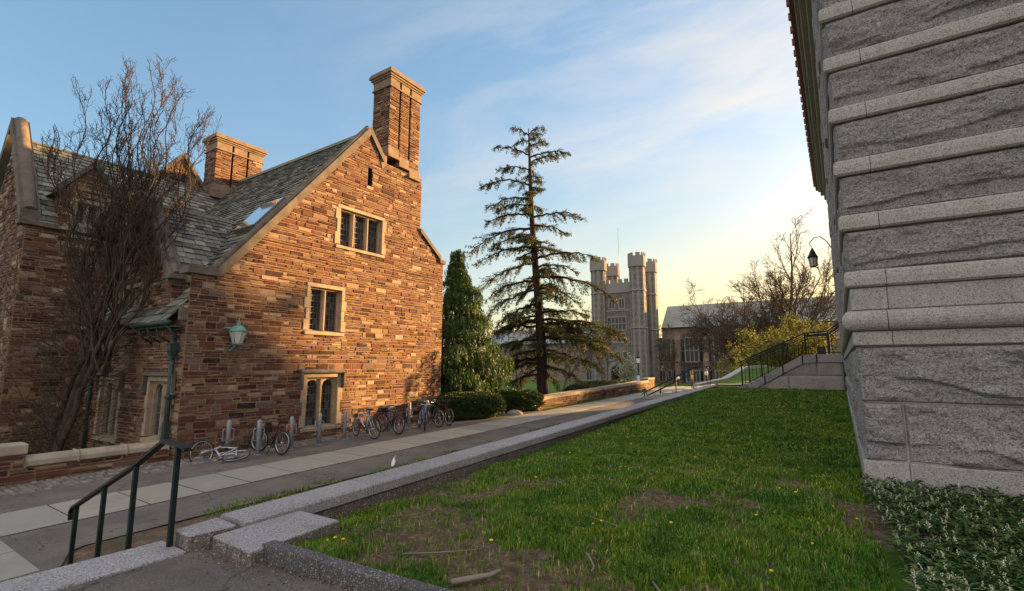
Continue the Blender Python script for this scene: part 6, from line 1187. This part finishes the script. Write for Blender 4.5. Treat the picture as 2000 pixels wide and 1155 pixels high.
def tower():
    X0, X1, Y0, Y1, zb = -42.2, -33.6, 97.4, 105.2, -1.4; t = thing('battlemented_tower', 'grey stone battlemented gate tower with four round corner turrets and an archway', 'tower', ((X0 + X1) / 2, 101, zb)); cxs = [(X0, Y0), (X1, Y0), (X1, Y1), (X0, Y1)]
    am, aw_, ah = -38.2, 1.65, 2.55
    m = MB(); arc = [(am - aw_, zb), (am - aw_, ah - 1.7)] + [(am - aw_ * math.cos(q) , ah - 1.7 + 1.7 * math.sin(q) ** 0.85) for q in np.linspace(0.15, math.pi - 0.15, 9)] + [(am + aw_, ah - 1.7), (am + aw_, zb)]
    m.prism([(X0, zb)] + arc + [(X1, zb), (X1, 19.3), (X0, 19.3)], Y0, Y0 + 1.2, lambda a, b, q: (a, q, b)); m.box(X0, X1, Y0 + 6.5, Y1, zb, 19.3); m.box(X0, am - aw_ - 0.1, Y0 + 1.2, Y0 + 6.5, zb, 19.3); m.box(am + aw_ + 0.1, X1, Y0 + 1.2, Y0 + 6.5, zb, 19.3); m.box(am - aw_ - 0.1, am + aw_ + 0.1, Y0 + 1.2, Y0 + 6.5, ah + 0.2, 19.2)
    m.build('wall', MAT['far_rubble'], t)
    F = frame((0, Y0, 0), (1, 0, 0), (0, -1, 0)); c = MB(F)
    for z, h, o in ((17.5, 0.35, 0.18), (13.6, 0.3, 0.14), (6.9, 0.3, 0.14), (3.2, 0.3, 0.14)): c.box(X0 + 1.4, X1 - 1.4, 0.0, o, z, z + h)
    ring = [(am - (aw_ + 0.05) * math.cos(q), ah - 1.7 + 1.75 * math.sin(q) ** 0.85) for q in np.linspace(0.0, math.pi, 13)]; outr = [(am - (aw_ + 0.75) * math.cos(q), ah - 1.7 + 2.45 * math.sin(q) ** 0.85) for q in np.linspace(math.pi, 0.0, 13)]
    c.prism(ring + outr, -0.1, 0.22, lambda a, b, q: (a, q, b))
    for s in (-1, 1): c.box(am + s * (aw_ + 0.4) - 0.35, am + s * (aw_ + 0.4) + 0.35, -0.1, 0.2, zb, ah - 1.72)
    c.build('dressing', MAT['tower_dressed'], t)
    p = MB(); p.box(X0 + 1, X1 - 1, Y0 - 0.05, Y0 + 0.5, 17.86, 19.6); p.box(X1 - 0.5, X1 + 0.05, Y0 + 1, Y1 - 1, 17.86, 19.6)
    x = X0 + 1.7
    while x < X1 - 1.7: p.box(x, x + 0.75, Y0 - 0.05, Y0 + 0.5, 19.6, 20.4); x += 1.35
    p.build('parapet', MAT['tower_dressed'], t)
    for (u0, u1, v0, v1, n, tr) in ((-39.8, -38.75, 14.3, 16.1, 2, None), (-37.6, -36.6, 14.3, 16.1, 2, None), (-40.3, -36.4, 9.7, 12.3, 5, (11.0,)), (-40.2, -36.6, 7.4, 8.8, 4, None), (-40.1, -39.3, 3.7, 5.1, 1, None), (-38.6, -37.8, 3.7, 5.1, 1, None), (-37.1, -36.3, 3.7, 5.1, 1, None)): far_window(t, F, u0, u1, v0, v1, n, tr)
    for k_, (x, y) in enumerate(cxs):
        m = MB(); m.lathe([(1.72, 0), (1.72, 5.0), (1.58, 5.4), (1.58, 23.9)], (x, y, zb), 8, 0, math.pi / 8, False); tu = m.build('turret', MAT['far_rubble'], t)
        d = MB()
        for zz in (2.0, 9.7, 17.4): d.lathe([(1.6, 0), (1.78, 0.1), (1.78, 0.28), (1.6, 0.38)], (x, y, zz), 8, 0, math.pi / 8, False)
        d.lathe([(1.6, 0), (1.82, 0.15), (1.82, 2.3), (1.7, 2.3)], (x, y, 22.4), 16, 0, 0, False)
        for q in range(8):
            a = q * math.pi / 4 + 0.2; e = a + 0.52; vs = [(x + r_ * math.cos(b_), y + r_ * math.sin(b_), z) for z in (24.7, 25.4) for r_ in (1.5, 1.82) for b_ in (a, e)]; d.add(vs, [(0, 1, 3, 2), (4, 6, 7, 5), (0, 4, 5, 1), (2, 3, 7, 6), (0, 2, 6, 4), (1, 5, 7, 3)])
        for q in range(8):                                   # dressed quoins up each angle of the turret
            a = q * math.pi / 4 + math.pi / 8
            if math.sin(a) > 0.5 and k_ in (2, 3): continue
            z = zb; i = 0
            while z < 22.3:
                hw = (0.2, 0.34)[i % 2]; rr = 1.74 if z < 4.2 else 1.60; co, si = math.cos(a), math.sin(a)
                vs = [(x + (rr + o) * co - s_ * si * hw - abs(s_) * co * hw * 0.41, y + (rr + o) * si + s_ * co * hw - abs(s_) * si * hw * 0.41, zz) for zz in (z + 0.01, z + 0.6) for s_, o in ((-1, 0.03), (0, 0.03), (1, 0.03), (1, -0.3), (-1, -0.3))]
                d.add(vs, [(4, 3, 2, 1, 0), (5, 6, 7, 8, 9)] + [(j, (j + 1) % 5, 5 + (j + 1) % 5, 5 + j) for j in range(5)]); z += 0.61; i += 1
        for zz, aa in ((12.0, -1.2), (5.6, -1.0), (15.6, -1.9)): d.add([(x + 1.61 * math.cos(aa) + du * -math.sin(aa), y + 1.61 * math.sin(aa) + du * math.cos(aa), zz + dz) for du, dz in ((-.3, 0), (.3, 0), (.3, 1.5), (-.3, 1.5))], [(0, 1, 2, 3)], 0) if False else None
        d.build('turret_dressing', MAT['tower_dressed'], tu)
        for zz, aa in ((11.2, -1.15), (6.6, -1.15)):
            Fw = frame((x + 1.47 * math.cos(aa), y + 1.47 * math.sin(aa), 0), (-math.sin(aa), math.cos(aa), 0), (math.cos(aa), math.sin(aa), 0)); g = MB(Fw); g.box(-0.14, 0.14, 0.0, 0.09, zz, zz + 1.5); g.build('slit_window', MAT['dark_glass'], tu)
    f = MB(); f.tube([(-38.9, 101.2, 19), (-38.9, 101.2, 26), (-38.9, 101.2, 32.6)], [0.11, 0.09, 0.05], 8); f.lathe([(0, 0), (0.12, 0.1), (0, 0.25)], (-38.9, 101.2, 32.5), 8); f.build('flagpole', MAT['white_paint'], t)
tower()
def far_hall(name_label, xa, xb, Y0, eave, ridge, first, sp, nb, loc):
    t = thing('far_hall', name_label, 'building', loc); zb = -1.4; m = MB(); m.box(xa, xb, Y0, Y0 + 10, zb, eave); m.build('wall', MAT['hall_rubble'], t)
    r = MB(); r.prism([(Y0 - 0.4, eave - 0.1), (Y0 + 5, ridge), (Y0 + 10.4, eave - 0.1), (Y0 + 10.4, eave - 0.3), (Y0 - 0.4, eave - 0.3)], xa, xb, lambda a, b, q: (q, a, b)); r.build('roof', MAT['roof_grey'], t)
    g = MB(); g.tube([(xa, Y0 - 0.45, eave - 0.15), (xb, Y0 - 0.45, eave - 0.15)], 0.12, 6); g.build('gutter', MAT['iron'], t)
    F = frame((0, Y0, 0), (1, 0, 0), (0, -1, 0))
    for i in range(nb):
        x = first + sp * i; far_window(t, F, x - 1.2, x + 1.2, 3.2, 7.9, 3, (5.4,)); far_window(t, F, x - 1.2, x + 1.2, -0.9, 1.2, 4)
        if i < nb - 1:
            b = MB(F); u = x + sp / 2; b.prism([(0, zb), (0.9, zb), (0.9, 3.2), (0.5, 3.8), (0.5, 7.6), (0.0, 8.5)], u - 0.5, u + 0.5, lambda a, c, q: (q, a, c)); b.build('buttress', MAT['hall_rubble'], t)
far_hall('long low stone hall with pale grey roof running right from the battlemented tower', -32.0, 12, 107.6, 10.5, 15.7, -28.6, 5.4, 8, (-10, 108, -1.4))
far_hall('stone hall with grey roof half hidden behind the cedar left of the tower', -78, -43.8, 104.5, 7.6, 11.6, -47.5, 5.6, 6, (-60, 105, -1.4))
def lamp_post():
    x, y, zb = -20.4, 58.4, -0.9; t = thing('lamp_post', 'black lamp post with white lantern and small pale banner before the tower', 'street lamp', (x, y, zb)); p = MB(); p.lathe([(0.16, 0), (0.16, 0.3), (0.1, 0.5), (0.07, 0.9), (0.06, 3.4), (0.1, 3.5), (0.05, 3.6)], (x, y, zb), 10); p.build('post', MAT['iron'], t)
    g = MB(); g.lathe([(0.16, 0), (0.27, 0.55)], (x, y, zb + 3.6), 8, 0, 0, False); g.build('lamp_glass', MAT['white_scrap'], t); h = MB(); h.lathe([(0.30, 0), (0.22, 0.12), (0.05, 0.3), (0.03, 0.42)], (x, y, zb + 4.15), 8); h.build('hood', MAT['iron'], t)
    b = MB(); b.box(x - 0.16, x + 0.16, y - 0.14, y - 0.09, zb + 1.2, zb + 2.1); b.build('banner', MAT['banner'], t)
lamp_post()
def path_lights():
    for i, (x, y, z, lab) in enumerate(((-9.6, 44.5, 0.7, 'short black path light with white dome right of the far step handrails'), (-13.6, 50.5, 0.1, 'short black path light with white dome left of the far step handrails'))):
        t = thing('path_light', lab, 'path light', (x, y, z), 'path lights beyond the steps'); p = MB(); p.lathe([(0.08, 0), (0.06, 0.1), (0.05, 0.85), (0.12, 0.9)], (x, y, z), 10); p.build('post', MAT['iron'], t); d = MB(); d.lathe([(0.13, 0), (0.16, 0.12), (0.12, 0.3), (0.0, 0.36)], (x, y, z + 0.9), 10); d.build('lamp_globe', MAT['white_scrap'], t)
path_lights()
def far_trees():
    P = []; D = []; n = 16000; x = RNG.uniform(-330, 150, n); y = 205 + RNG.uniform(0, 25, n); h = (6 + 5.5 * fbm(x * 0.03 + 5, x * 0 + 1, 4)) * RNG.random(n) ** 0.6; P = np.stack([x, y, h - 1.5], -1); V, F = clusters(P, np.tile([[0, 0, 1.0]], (n, 1)), 1.5, 0.4, 3, 0.8)
    tag(link('far_woods', np_mesh('far_woods', V, F), MAT['box']), 'dark far off belt of trees along the horizon behind the halls', 'woods', kind='stuff')
far_trees()
